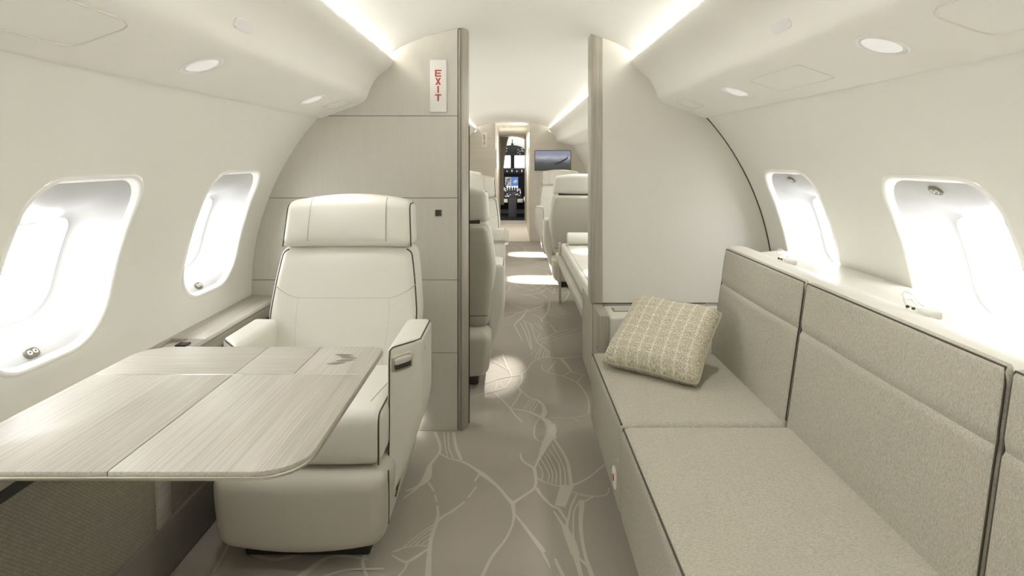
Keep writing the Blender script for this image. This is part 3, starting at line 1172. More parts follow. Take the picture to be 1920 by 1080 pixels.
# four-stroke leaf mark inlaid in the far aisle corner
for (pts) in ([(628, 664.5), (645, 666.3), (664, 666)], [(636, 669.5), (650, 670.2), (671, 672)], [(628, 677), (645, 676), (667, 675)], [(612, 682), (630, 681.5), (650, 680)]):
    q = smooth_line([Vector(floor_at(x, y, TZ)) for x, y in pts], 8)
    n = len(q)
    up, dn = [], []
    for i, c in enumerate(q):
        wd = 0.0085 * math.sin(PI * min(1, (i + 0.2) / (n - 0.6))) + 0.0004
        up.append((c.x, c.y + wd, TZ + 0.0004))
        dn.append((c.x, c.y - wd, TZ + 0.0004))
    b.add(up + dn, [(i, i + 1, n + i + 1, n + i) for i in range(n - 1)])
sub(b.build('emblem', MT['kick'], t), o0)

# ------------------------------------------------------------------ sofa
t = thing('sofa', 'long taupe fabric sofa with dark piping along the right wall', 'sofa', (0.6, 1.0, 0))
o0 = Vector((0.6, 1.0, 0))
SO = MT['sofa']
J = [2.290, 1.662, 0.980, 0.298, -0.40]
for i in range(4):
    y1, y0 = J[i] - (0.0 if i == 0 else 0.0015), J[i + 1] + 0.0015
    b = MB()
    ms = b.rbox((0.302, y0, 0.18), (0.805, y1, 0.452), 0.026, bulge=(0, 0, 0.006), ni=10)
    cu = sub(b.build('seat_cushion', SO, t), o0)
    b = MB()
    pts = [ms((0.302 + 0.008, y1 - 0.008 - 0.0 * k, 0.20 + 0.028 * k)) for k in range(8)]
    pts += [ms((0.310, y1 - 0.012 - k * (y1 - y0 - 0.024) / 14, 0.4445)) for k in range(15)]
    b.tube(pts, 0.0027)
    sub(b.build('seat_piping', PI_, cu), o0)

    def wb(p):
        return (p.x + 0.142 * (p.z - 0.45) - 0.0065 * math.exp(-((p.z - 0.722) / 0.006) ** 2) * (-1 if p.x < 0.8 else 0), p.y, p.z)
    b = MB()
    mk = b.rbox((0.768, y0 + 0.001, 0.42), (0.85, y1 - 0.001, 0.854), 0.013, bulge=(0.006, 0, 0), warp=wb, ni=40)
    bk = sub(b.build('back_cushion', SO, t), o0)
    b = MB()
    e = 0.0038
    A = y1 - 0.001 - e
    B = y0 + 0.001 + e
    pts = [mk((0.768 + e, A, 0.46 + 0.018 * k)) for k in range(21)]
    pts += [mk((0.768 + e, A - 0.004 - k * (A - B - 0.008) / 14, 0.8502)) for k in range(15)]
    pts += [mk((0.768 + e, B, 0.82 - 0.018 * k)) for k in range(21)]
    b.tube(pts, 0.0022)
    sub(b.build('back_piping', PI_, bk), o0)
    b = MB()
    b.tube([mk((0.7682, A - 0.004 - k * (A - B - 0.008) / 14, 0.722)) for k in range(15)], 0.0015)
    sub(b.build('back_seam', MT['kick'], bk), o0)
b = MB()
for y in J[1:4]:
    b.box((0.315, y - 0.004, 0.20), (0.80, y + 0.004, 0.440))
    b.prism([(0.775, 0.44), (0.834, 0.846), (0.87, 0.846), (0.82, 0.44)], 1, y - 0.004, y + 0.004)
LAST.clear()
b.build('joint_strip', MT['kick'], t)
for q in LAST:
    sub(q, o0)
b = MB()
b.box((0.365, J[-1], 0.0), (1.0, J[0] - 0.01, 0.19))
sub(b.build('kick_base', MT['kick'], t, bevel=0.004), o0)
b = MB()
pr = smooth_line([Vector(p) for p in ((0.835, 0.845), (0.845, 0.857), (0.87, 0.862), (0.905, 0.858), (0.935, 0.846), (0.95, 0.836), (0.98, 0.838), (1.03, 0.842), (1.117, 0.838))], 4)
poly = [(p.x, p.y) for p in pr] + [(1.12, 0.80), (0.84, 0.80)]
b.prism(poly, 1, J[-1], J[0] + 0.004)
sub(b.build('back_top', MT['leather'], t, smooth=50), o0)
b = MB()
b.lathe([(0.0, -0.003), (0.03, -0.003), (0.032, 0.002), (0.026, 0.004), (0.0, 0.004)], (0.301, 1.735, 0.263), (-1, 0, 0), n=28, sx=1.0, sy=1.0)
ob = sub(b.build('latch_plate', MT['signw'], t, smooth=50), o0)
b = MB()
b.lathe([(0.0, 0.0), (0.010, 0.0), (0.010, 0.0055), (0.0, 0.0055)], (0.301, 1.735, 0.263), (-1, 0, 0), n=16)
sub(b.build('latch_hole', MT['red'], ob, smooth=50), o0)

# seat belts lying on the ledge behind the sofa
for (y, lab) in ((1.985, 'folded ivory seat belt with metal buckle on the sofa ledge by the far right window'), (1.335, 'folded ivory seat belt with metal buckle on the sofa ledge by the near right window')):
    t = thing('seat_belt', lab, 'seat belt', (0.915, y, 0.862), 0, 'sofa seat belts')
    b = MB()
    b.rbox((-0.016, -0.062, -0.010), (0.016, -0.024, 0.007), 0.005, ni=2)
    b.build('webbing', LE, t)
    b = MB()
    b.rbox((-0.013, -0.030, -0.006), (0.013, -0.012, 0.006), 0.003, ni=2)
    b.tube([(-0.013, -0.012, 0.004), (-0.015, 0.012, 0.008), (-0.012, 0.030, 0.024), (0.0, 0.036, 0.030), (0.012, 0.030, 0.024), (0.015, 0.012, 0.008), (0.013, -0.012, 0.004)], 0.0022)
    b.tube([(-0.014, 0.006, -0.004), (-0.010, 0.030, 0.012), (0.010, 0.030, 0.012), (0.014, 0.006, -0.004)], 0.002)
    b.build('buckle', MT['chrome'], t)
    for yy, zz in ((-0.010, 0.002), (0.010, 0.001)):
        b = MB()
        b.rbox((-0.017, yy - 0.003, zz - 0.003), (-0.010, yy + 0.003, zz + 0.003), 0.002, ni=1)
        b.build('hinge_pin', MT['dark'], t)

# scatter cushion
CR = [Vector((0.312, 2.10, 0.463)), Vector((0.592, 1.873, 0.463)), Vector((0.742, 2.062, 0.652)), Vector((0.497, 2.352, 0.640))]
b = MB()
n = 28


def s2(a):
    return 2 * a - 1


nr = ((CR[1] - CR[0]).cross(CR[3] - CR[0])).normalized()
cen = sum(CR, Vector()) / 4
uvs = []
top = {}
for side in (1, -1):
    ids = {}
    for i in range(n + 1):
        for j in range(n + 1):
            u, v = i / n, j / n
            if side == -1 and (i in (0, n) or j in (0, n)):
                ids[i, j] = top[i, j]
                continue
            p = CR[0] * (1 - u) * (1 - v) + CR[1] * u * (1 - v) + CR[2] * u * v + CR[3] * (1 - u) * v
            s, q = 2 * u - 1, 2 * v - 1
            kc = 1 - 0.055 * (abs(s2(u)) * abs(s2(v))) ** 7
            p = cen + (p - cen) * kc
            # edges pull in a little between the corners
            pin = 0.012
            c2 = (CR[1] - CR[0]).normalized()
            c3 = (CR[3] - CR[0]).normalized()
            p -= c2 * pin * s * abs(s) ** 2 * (1 - q * q) + c3 * pin * q * abs(q) ** 2 * (1 - s * s)
            h = ((1 - abs(s) ** 3.6) * (1 - abs(q) ** 3.6)) ** 0.42
            th = 0.062 if side > 0 else 0.045
            wr = 0.004 * math.sin(9 * u + 3 * v) * math.sin(7 * v - 2 * u) * (1 - max(abs(s), abs(q)) ** 6)
            p += nr * side * (h * th + wr + 0.004)
            ids[i, j] = len(b.v)
            b.v.append(p)
            uvs.append((u, v))
    if side == 1:
        top = dict(ids)
    for i in range(n):
        for j in range(n):
            f = [ids[i, j], ids[i + 1, j], ids[i + 1, j + 1], ids[i, j + 1]]
            b.f.append(f if side > 0 else f[::-1])
            b.m.append(0)
b.uv = uvs
zmin = min(p.z for p in b.v)
lift = 0.4575 - zmin
org = Vector((cen.x, cen.y, 0.46))
b.v = [p + Vector((0, 0, lift)) - org for p in b.v]
o = b.build('scatter_cushion', MT['tweed'], loc=org, smooth=80)
tag(o, 'square beige tweed scatter cushion leaning at the far end of the sofa', 'cushion')
b = MB()
edge = [top[i, 0] for i in range(n)] + [top[n, j] for j in range(n)] + [top[n - i, n] for i in range(n)] + [top[0, n - j] for j in range(n)]
me = o.data
b.tube([me.vertices[k].co.copy() for k in edge], 0.0035, closed=True)
b.build('cushion_welt', plain('welt', (0.42, 0.38, 0.27), 0.9), o)

# end console between sofa and right bulkhead
t = thing('end_console', 'ivory leather end console with recessed tray between sofa and right bulkhead', 'console', (0.6, 2.48, 0))
o0 = Vector((0.6, 2.48, 0))
b = MB()
b.rbox((0.394, 2.405, 0.20), (1.0, YB - 0.008, 0.556), 0.012, ni=2)
sub(b.build('body', LE, t), o0)
b = MB()
b.box((0.354, 2.400, 0.20), (0.393, YB - 0.008, 0.560))
b.box((0.350, YB - 0.008, 0.20), (0.397, 2.96, 0.560))
sub(b.build('wooden_side', MT['wood_z'], t, bevel=0.002), o0)
b = MB()
b.box((0.353, 2.47, 0.405), (0.356, 2.476, 0.416))
sub(b.build('side_latch', MT['dark'], t), o0)
b = MB()
b.box((0.41, 2.31, 0.0), (1.0, YB - 0.008, 0.20))
sub(b.build('kick_base', MT['kick'], t), o0)
b = MB()
b.box((0.425, 2.485, 0.5552), (0.545, 2.545, 0.5575), 0)
b.box((0.434, 2.492, 0.5552), (0.536, 2.538, 0.5582), 1)
sub(b.build('tray', [MT['kick'], MT['leather_dim']], t, flat=True), o0)
b = MB()
b.box((0.66, 2.545, 0.5552), (0.725, 2.565, 0.5585))
sub(b.build('slot', MT['dark'], t), o0)
b = MB()
b.tube([(0.79, 2.42, 0.5568), (0.765, 2.56, 0.5568)], 0.0015)
sub(b.build('lid_seam', MT['kick'], t), o0)

# ------------------------------------------------------------------ fittings on the overhead panels
def psu_pt(tt, upper=False):
    if upper:
        a, c = Vector((0.641, 1.475)), Vector((0.590, 1.566))
    else:
        a, c = Vector((0.845, 1.380)), Vector((0.69, 1.426))
    p = a + (c - a) * tt
    d = (c - a).normalized()
    nn = Vector((-d.y, d.x)) if upper else Vector((d.y, -d.x)) * -1
    return p, d, nn


def on_psu(x, lower=True):
    """height and inward normal of the overhead panel at |x|"""
    pr = [p for p in PSU[1:14]]
    for a, c in zip(pr, pr[1:]):
        if c[0] <= x <= a[0]:
            u = (x - a[0]) / (c[0] - a[0])
            d = Vector((c[0] - a[0], c[1] - a[1])).normalized()
            nn = Vector((-d.y, d.x))
            if nn.y > 0 or nn.x > 0:
                nn = -nn
            return a[1] + (c[1] - a[1]) * u, nn
    return 1.4, Vector((0, -1))


for (x, y, lab) in ((-0.731, 1.39, 'round recessed downlight in the left overhead panel above the table'), (-0.739, 2.17, 'round recessed downlight in the left overhead panel near the bulkhead'),
                    (0.725, 1.158, 'round recessed downlight in the right overhead panel above the near window'), (0.733, 1.93, 'round recessed downlight in the right overhead panel nearer the bulkhead')):
    z, nn = on_psu(abs(x))
    sx = -1 if x < 0 else 1
    t = thing('downlight', lab, 'downlight', (x, y, z), 0, 'overhead downlights')
    ax = Vector((nn.x * sx, 0, nn.y))
    b = MB()
    b.lathe([(0.050, -0.004), (0.050, 0.0012), (0.047, 0.0032), (0.043, 0.0012), (0.040, -0.004)], (0, 0, 0), ax, n=40)
    b.build('rim', MT['white'], t)
    b = MB()
    b.lathe([(0.0, 0.006), (0.015, 0.0055), (0.028, 0.004), (0.0385, -0.001), (0.039, -0.004), (0.0, -0.004)], (0, 0, 0), ax, n=40)
    b.build('lens', MT['lamp'], t, smooth=70)

for sx, nm in ((-1, 'left'), (1, 'right')):
    xx = 0.627
    z, nn = on_psu(xx)
    b = MB()
    ax = Vector((sx * nn.x, 0, nn.y))
    u = Vector((0, 1, 0))
    w = ax.cross(u)
    rings = []
    for (sc, d) in ((1.0, -0.002), (1.0, 0.001), (0.93, 0.003)):
        rings.append([ax * d + u * math.cos(p) * ray_rrect(p, 0.050 * sc, 0.0135 * sc, 0.011) + w * math.sin(p) * ray_rrect(p, 0.050 * sc, 0.0135 * sc, 0.011) for p in [2 * PI * k / 32 for k in range(32)]])
    b.loft(rings)
    o = b.build('indicator_lens', MT['pill'], loc=(sx * xx, 1.377, z), smooth=40)
    tag(o, 'small rounded white lens on the %s overhead slope' % nm, 'indicator', 'overhead indicators')


def panel_outline(name, lab, cat, sx, xa, xb, ya, yb, r, wd=0.0016, plate=True):
    """thin flush hatch: a plate with a fine groove round it"""
    pts = []
    cx, cy, hw, hh = (xa + xb) / 2, (ya + yb) / 2, abs(xb - xa) / 2, abs(yb - ya) / 2
    for k in range(72):
        p = 2 * PI * k / 72 + 0.01
        # even spacing round a rounded rectangle
        q = Vector((math.cos(p) * hw * 1.6, math.sin(p) * hh * 1.6))
        x = max(-hw, min(hw, q.x)); yv = max(-hh, min(hh, q.y))
        ix, iy = max(-(hw - r), min(hw - r, x)), max(-(hh - r), min(hh - r, yv))
        d = Vector((x - ix, yv - iy))
        if d.length > 1e-9:
            d = d.normalized() * r
        pts.append((cx + ix + d.x, cy + iy + d.y))
    b = MB()
    vs = []
    for (x, y) in pts:
        z, nn = on_psu(x)
        vs.append(Vector((sx * (x + nn.x * 0.0008), y, z + nn.y * 0.0008)))
    org = sum(vs, Vector()) / len(vs)
    b.tube([v - org for v in vs], wd, n=5, closed=True)
    o = b.build(name, MT['seamline'], loc=org)
    tag(o, lab, cat, 'overhead hatches')


MT['seamline'] = plain('hatch_groove', (0.74, 0.72, 0.65), 0.7)
panel_outline('overhead_hatch', 'faint rounded hatch outline in the left overhead panel at the picture corner', 'hatch', -1, 0.675, 0.79, 0.35, 1.055, 0.03)
panel_outline('overhead_hatch', 'faint rounded hatch outline in the right overhead panel at the picture corner', 'hatch', 1, 0.675, 0.79, 0.30, 0.965, 0.03)
panel_outline('overhead_hatch', 'faint narrow hatch between the two right downlights', 'hatch', 1, 0.70, 0.79, 1.44, 1.74, 0.008, 0.0010)
panel_outline('overhead_hatch', 'faint small hatch in the left overhead panel against the bulkhead', 'hatch', -1, 0.68, 0.76, 2.36, 2.50, 0.008, 0.0012)
panel_outline('overhead_hatch', 'faint small hatch in the right overhead panel against the bulkhead', 'hatch', 1, 0.68, 0.76, 2.33, 2.47, 0.008, 0.0012)

# ------------------------------------------------------------------ window shade switches
def shade_switch(sx, yc, dy, v, lab, dep=0.030):
    top = v > VC

    def on_reveal(dp):
        for (i0, d0), (i1, d1) in zip(REV[4:], REV[5:]):
            if d0 <= dp <= d1:
                ins = i0 + (i1 - i0) * (dp - d0) / (d1 - d0)
                break
        sg = 1 if top else -1
        return Vector(wpt(sx, yc + dy, VC + sg * (WH / 2 - ins) - drop(dp, top), dp))
    pos = on_reveal(dep)
    rad = (on_reveal(dep + 0.008) - on_reveal(dep - 0.008)).normalized()
    u = Vector((0, 1, 0))
    nrm = rad.cross(u).normalized()
    if (nrm.z > 0) == top:
        nrm = -nrm
    t = thing('shade_switch', lab, 'switch', pos, 0, 'window shade switches')

    def ring(hw, hh, r, d):
        out = []
        for k in range(28):
            p = 2 * PI * k / 28
            dd = ray_rrect(p, hw, hh, r)
            out.append(u * math.cos(p) * dd + rad * math.sin(p) * dd + nrm * d)
        return out
    b = MB()
    b.loft([ring(0.0205, 0.0135, 0.0125, -0.010), ring(0.0205, 0.0135, 0.0125, 0.003), ring(0.0188, 0.0118, 0.011, 0.0045)])
    b.build('switch_plate', MT['switch'], t, smooth=40)
    for sgn in (-1, 1):
        c = u * sgn * 0.0082
        b = MB()
        b.loft([[c + u * 0.0066 * math.cos(a) + rad * 0.0066 * math.sin(a) + nrm * d for a in [2 * PI * k / 18 for k in range(18)]] for d in (0.003, 0.0052)])
        bt = b.build('button', MT['signw'], t, smooth=40)
        b = MB()
        a0 = PI / 2 * sgn * sx
        b.add([c + (u * math.cos(a0 + 2 * PI * k / 3) + rad * math.sin(a0 + 2 * PI * k / 3)) * 0.0040 + nrm * 0.0054 for k in range(3)], [(0, 1, 2)])
        b.build('arrow', MT['dark'], bt, flat=True)


W2, W1 = WY0, WY0 - PITCH
VB, VT = VC - WH / 2 + 0.021, VC + WH / 2 - 0.021
shade_switch(-1, W1, -0.02, VB, 'grey two-arrow shade switch at the foot of the near left window')
shade_switch(-1, W2, -0.02, VB, 'grey two-arrow shade switch at the foot of the far left window')
shade_switch(1, W1, 0.02, VT, 'grey two-arrow shade switch at the top of the near right window')
shade_switch(1, W2, 0.02, VT, 'grey two-arrow shade switch at the top of the far right window')


# ------------------------------------------------------------------ exit signs
def exit_sign(loc, w, h, lab):
    t = thing('exit_sign', lab, 'exit sign', loc, 0, 'exit signs')
    b = MB()
    b.box((-w / 2, -0.012, -h / 2), (w / 2, 0, h / 2))
    b.build('sign_plate', MT['signw'], t, bevel=0.0015)
    b = MB()
    k = w / 0.0725
    lh, lw, st, pitch = 0.0305 * k, 0.0280 * k, 0.0070 * k, 0.0358 * k
    z0 = h / 2 - 0.0445 * k
    y0, y1 = -0.0128, -0.0118

    def bar(x0, zz0, x1, zz1):
        b.box((x0, y0, zz0), (x1, y1, zz1))
    # E
    bar(-lw / 2, z0 - lh, -lw / 2 + st, z0)
    for q in (0, 0.5, 1):
        zz = z0 - lh + q * (lh - st * 0.8)
        bar(-lw / 2 + st, zz, lw / 2 - (0.1 * lw if q == 0.5 else 0), zz + st * 0.8)
    # X
    zc = z0 - pitch
    for s in (-1, 1):
        p = [(s * -lw * 0.44, zc), (s * (-lw * 0.44 + st * 1.1), zc), (s * lw * 0.44, zc - lh), (s * (lw * 0.44 - st * 1.1), zc - lh)]
        b.prism(p, 1, y0 - 0.0001 * s, y1)
    # I
    zc -= pitch
    bar(-st / 2, zc - lh, st / 2, zc)
    # T
    zc -= pitch
    bar(-st / 2, zc - lh, st / 2, zc - st * 0.85)
    bar(-lw / 2, zc - st * 0.85, lw / 2, zc)
    b.build('lettering', MT['red'], t, flat=True)


exit_sign((-0.3265, YB - 0.0005, 1.5215), 0.0725, 0.229, 'white upright exit sign with red letters on the near left bulkhead')
exit_sign((-0.410, YF - 0.010, 1.483), 0.0765, 0.228, 'small white upright exit sign on the far left bulkhead by the cockpit')

t = thing('wall_switch', 'small square dark switch on the left bulkhead beside the headrest', 'switch', (-0.327, YB, 0.962))
b = MB()
b.box((-0.0145, -0.004, -0.0145), (0.0145, 0.0, 0.0145))
b.build('switch_frame', MT['switch'], t, bevel=0.001)
b = MB()
for i in range(3):
    for j in range(3):
        b.box((-0.0115 + 0.0078 * i, -0.0055, -0.0115 + 0.0078 * j), (-0.0115 + 0.0078 * i + 0.0068, -0.003, -0.0115 + 0.0078 * j + 0.0068))
b.build('switch_face', MT['dark'], t, flat=True)

# ------------------------------------------------------------------ forward cabin
# daybed
t = thing('daybed', 'low ivory daybed with wooden rail along the right side of the forward cabin', 'daybed', (0.7, 4.0, 0))
o0 = Vector((0.7, 4.0, 0))
b = MB()
mm = b.rbox((0.405, 2.98, 0.40), (0.95, 4.90, 0.500), 0.018, ni=4)
mt_ = sub(b.build('mattress', LE, t), o0)
b = MB()
b.tube([mm((0.405 + 0.03, 3.0 + 0.15 * k, 0.5005)) for k in range(13)], 0.0014)
sub(b.build('mattress_seam', MT['kick'], mt_), o0)
b = MB()
b.box((0.372, 2.965, 0.345), (0.42, 5.10, 0.392))
sub(b.build('rail', MT['leather_dim'], t, bevel=0.004), o0)
b = MB()
b.box((0.42, 2.965, 0.36), (0.95, 5.10, 0.398))
sub(b.build('bed_board', LE, t), o0)
b = MB()
b.box((0.385, 4.90, 0.0), (0.405, 4.94, 0.50))
sub(b.build('leg', MT['leather_dim'], t, bevel=0.003), o0)
b = MB()
b.box((0.55, 3.0, 0.0), (0.95, 4.9, 0.36))
sub(b.build('under_box', MT['kick'], t), o0)
b = MB()
b.tube([(-0.26, 0, 0), (-0.255, 0, 0), (0.26, 0, 0), (0.265, 0, 0)], [0.040, 0.05, 0.05, 0.040], n=24)
o = b.build('bolster', LE, loc=(0.705, 4.80, 0.551), smooth=40)
tag(o, 'round ivory bolster lying across the head of the daybed', 'cushion')

# small table forward left
t = thing('club_table', 'small pale wooden club table between the two left club seats', 'table', (-0.33, 3.95, 0.6))
b = MB()
b.prism([(-0.30, -0.30), (0.28, -0.30), (0.305, -0.27), (0.305, 0.20), (0.28, 0.23), (-0.30, 0.23)], 2, 0.078, 0.098)
b.build('table_leaf', MT['wood_y'], t, bevel=0.003)
b = MB()
b.prism([(-0.30, -0.298), (0.28, -0.298), (0.303, -0.268), (0.303, 0.20), (0.28, 0.228), (-0.30, 0.228)], 2, 0.066, 0.078)
b.build('edge_band', MT['champagne'], t)
b = MB()
b.box((-0.74, -0.12, 0.02), (0.0, 0.06, 0.066))
b.build('support_arm', MT['leather_dim'], t, bevel=0.004)

# forward bulkhead
sec = section()


def low(p):
    return [(q[0], crown(q[0], q[1], YF)) if q[1] > 1.6 else q for q in p]


b = MB()
b.prism(low(clip(mirror(sec, -1), 0, -0.252, True)), 1, YF - 0.01, YF + 0.04)
struct(b.build('wall_forward_left', MT['wood_fx'], flat=True))
b = MB()
b.prism(low(clip(sec, 0, 0.252, False)), 1, YF - 0.01, YF + 0.04)
struct(b.build('wall_forward_right', MT['wood_fx'], flat=True))
# vestibule
YC = 11.5
for sx, side in ((-1, 'left'), (1, 'right')):
    b = MB()
    b.box((min(sx * 0.252, sx * 0.30), YF + 0.03, 0), (max(sx * 0.252, sx * 0.30), YC, 1.75))
    struct(b.build('wall_vestibule_' + side, MT['wood_fx'], flat=True))
    b = MB()
    b.box((min(sx * 0.235, sx * 0.30), YC - 0.05, 0), (max(sx * 0.235, sx * 0.30), YC + 0.05, 1.66))
    struct(b.build('door_1_jamb_' + side if False else 'trim_%d' % (6 if sx < 0 else 7), MT['wood_z'], bevel=0.004))
b = MB()
b.loft([[(x, y, z - 0.012 * (x / 0.3) ** 2 - 0.045 * k) for x in [-0.30 + 0.05 * i for i in range(13)]] for (y, z, k) in ((YF - 0.02, 1.746, 0), (9.6, 1.738, 0.4), (YC, 1.705, 1))], caps=False, closed=False)
struct(b.build('ceiling_vestibule', MT['ceil'], smooth=60))
b = MB()
b.loft([[(x, y, z - 0.16 * (x / 0.4) ** 2) for x in [-0.6 + 0.1 * i for i in range(13)]] for (y, z) in ((YC, 1.655), (YC + 0.9, 1.60), (YC + 1.3, 1.50))], caps=False, closed=False)
struct(b.build('ceiling_cockpit', MT['ceil'], smooth=60))
b = MB()
b.prism([(-0.30, 1.575)] + [(-0.30 + 0.05 * i, 1.648 - 0.10 * ((-0.30 + 0.05 * i) / 0.3) ** 2) for i in range(13)] + [(0.30, 1.80), (-0.30, 1.80)], 1, YC - 0.02, YC + 0.02)
struct(b.build('trim_8', MT['ceil'], flat=True))
b = MB()
b.box((-0.30, YF, -0.05), (0.30, YC, 0.0))
struct(b.build('floor_vestibule', MT['vinyl'], flat=True))
b = MB()
b.box((-0.9, YC, -0.05), (0.9, 14.2, 0.0))
struct(b.build('floor_cockpit', MT['black'], flat=True))
b = MB()
b.box((-0.95, YC + 0.05, 0), (-0.90, 14.2, 1.7))
struct(b.build('wall_cockpit_left', MT['black'], flat=True))
b = MB()
b.box((0.90, YC + 0.05, 0), (0.95, 14.2, 1.7))
struct(b.build('wall_cockpit_right', MT['black'], flat=True))
b = MB()
b.box((-0.9, 14.16, 0), (0.9, 14.2, 0.98))
struct(b.build('wall_nose', MT['black'], flat=True))

# monitor
t = thing('monitor', 'wall monitor showing a wing over grey clouds on the far right bulkhead', 'monitor', (0.586, YF - 0.010, 1.176))
b = MB()
b.box((-0.262, -0.012, -0.146), (0.262, 0.002, 0.146))
b.build('housing', MT['black'], t, bevel=0.002)
b = MB()
b.add([(-0.257, -0.0125, -0.141), (0.257, -0.0125, -0.141), (0.257, -0.0125, 0.141), (-0.257, -0.0125, 0.141)], [(0, 1, 2, 3)])
wg = [(0.03, -0.045), (0.10, -0.015), (0.17, 0.02), (0.205, 0.045), (0.222, 0.075), (0.225, 0.072), (0.218, 0.035), (0.182, 0.000), (0.10, -0.042), (0.03, -0.066)]
nv = len(wg)
b.add([(x, -0.013, z) for x, z in wg], [list(range(nv))], 1)
b.uv = [(0, 0), (1, 0), (1, 1), (0, 1)] + [(0, 0)] * nv
b.build('screen', [MT['tv'], MT['wing']], t, flat=True, fix=False)

# vestibule bits
t = thing('recessed_handle', 'slim upright wooden handle recess on the left vestibule wall', 'handle', (-0.252, 8.85, 1.20))
b = MB()
b.box((-0.002, -0.06, -0.14), (0.010, 0.06, 0.14))
b.build('handle_plate', MT['wood_z'], t, bevel=0.003)
o = MB()
o.box((-0.006, -0.10, -0.11), (0.0, 0.10, 0.11))
o = o.build('wall_light', emis('vestibule_lamp', (1, 0.97, 0.92), 7.0), loc=(0.2515, 9.0, 1.485), bevel=0.002)
tag(o, 'small bright rectangular wall light on the right vestibule wall', 'light')
b = MB()
b.lathe([(0.0, 0.0), (0.05, 0.0), (0.055, 0.006), (0.05, 0.010), (0.0, 0.010)], (0, 0, 0), (0, 0, -1), n=24)
o = b.build('ceiling_light', MT['lamp_on'], loc=(-0.01, 11.9, 1.628))
tag(o, 'small round lit ceiling light above the cockpit entrance', 'ceiling light')

# curtain at the cockpit door
b = MB()
rows = []
for k in range(15):
    u = k / 14
    z = 1.625 - 1.31 * u
    wtop, wbot = 0.155, 0.055
    wd = wtop + (wbot - wtop) * min(1, u * 1.9) ** 0.7 if u < 0.55 else 0.062 + 0.012 * (u - 0.55)
    xl = -0.232
    rows.append([(xl + wd * j / 28, 11.38 + 0.018 * math.sin(j / 28 * 2 * PI * 3.5) * (1 - 0.3 * u), z) for j in range(29)])
back = [[(p[0], p[1] + 0.006, p[2]) for p in r[::-1]] for r in rows]
b.loft([r + q for r, q in zip(rows, back)])
o = b.build('curtain', MT['curtain'], loc=(0, 0, 0), smooth=80)
tag(o, 'olive grey curtain gathered at the left of the cockpit doorway', 'curtain')

# ------------------------------------------------------------------ cockpit
t = thing('overhead_console', 'dark overhead switch console above the cockpit windscreen', 'console', (0, 12.9, 1.38))
b = MB()
b.prism([(-0.42, -0.10)] + [(-0.42 + 0.07 * i, 0.16 - 0.12 * ((-0.42 + 0.07 * i) / 0.42) ** 2) for i in range(13)] + [(0.42, -0.10)], 1, 0, 0.10)
b.build('panel', MT['grey'], t)
b = MB()
b.prism([(-0.25, 0.11), (-0.2, 0.135), (0.2, 0.135), (0.25, 0.11), (0.22, 0.085), (-0.22, 0.085)], 1, -0.012, 0.0)
b.build('grip_rail', MT['black'], t)
rg = random.Random(3)
b, b2 = MB(), MB()
for i in range(15):
    for j in range(5):
        x, z = -0.31 + 0.042 * i + rg.uniform(-.006, .006), -0.075 + 0.03 * j
        (b if rg.random() < 0.75 else b2).box((x, -0.010, z), (x + rg.uniform(0.012, 0.03), 0.0, z + 0.014))
b.build('switch_rows', MT['black'], t)
b2.build('switch_legends', plain('legend_grey', (0.25, 0.25, 0.26), 0.5), t)

t = thing('standby_compass', 'small dark compass hanging above the overhead console', 'compass', (-0.005, 12.2, 1.50))
b = MB()
b.rbox((-0.025, -0.02, -0.02), (0.025, 0.02, 0.025), 0.008, ni=2)
b.box((-0.008, -0.008, 0.02), (0.008, 0.008, 0.10))
b.build('compass_body', MT['grey'], t)

# windscreen
b = MB()
for (x0, x1) in ((-0.85, -0.58), (-0.05, 0.05), (0.55, 0.85)):
    b.box((x0, 13.60, 0.96), (x1, 13.68, 1.30))
b.box((-0.85, 13.58, 1.275), (0.85, 13.70, 1.75))
b.box((-0.85, 13.58, 0.90), (0.85, 13.70, 0.995))
o = struct(b.build('window_40', MT['black'], flat=True))
for (x0, x1) in ((-0.58, -0.05), (0.05, 0.55)):
    b = MB()
    b.add([(x0, 13.64, 0.99), (x1, 13.64, 0.99), (x1, 13.64, 1.28), (x0, 13.64, 1.28)], [(0, 1, 2, 3)])
    b.build('pane', MT['glass'], o)

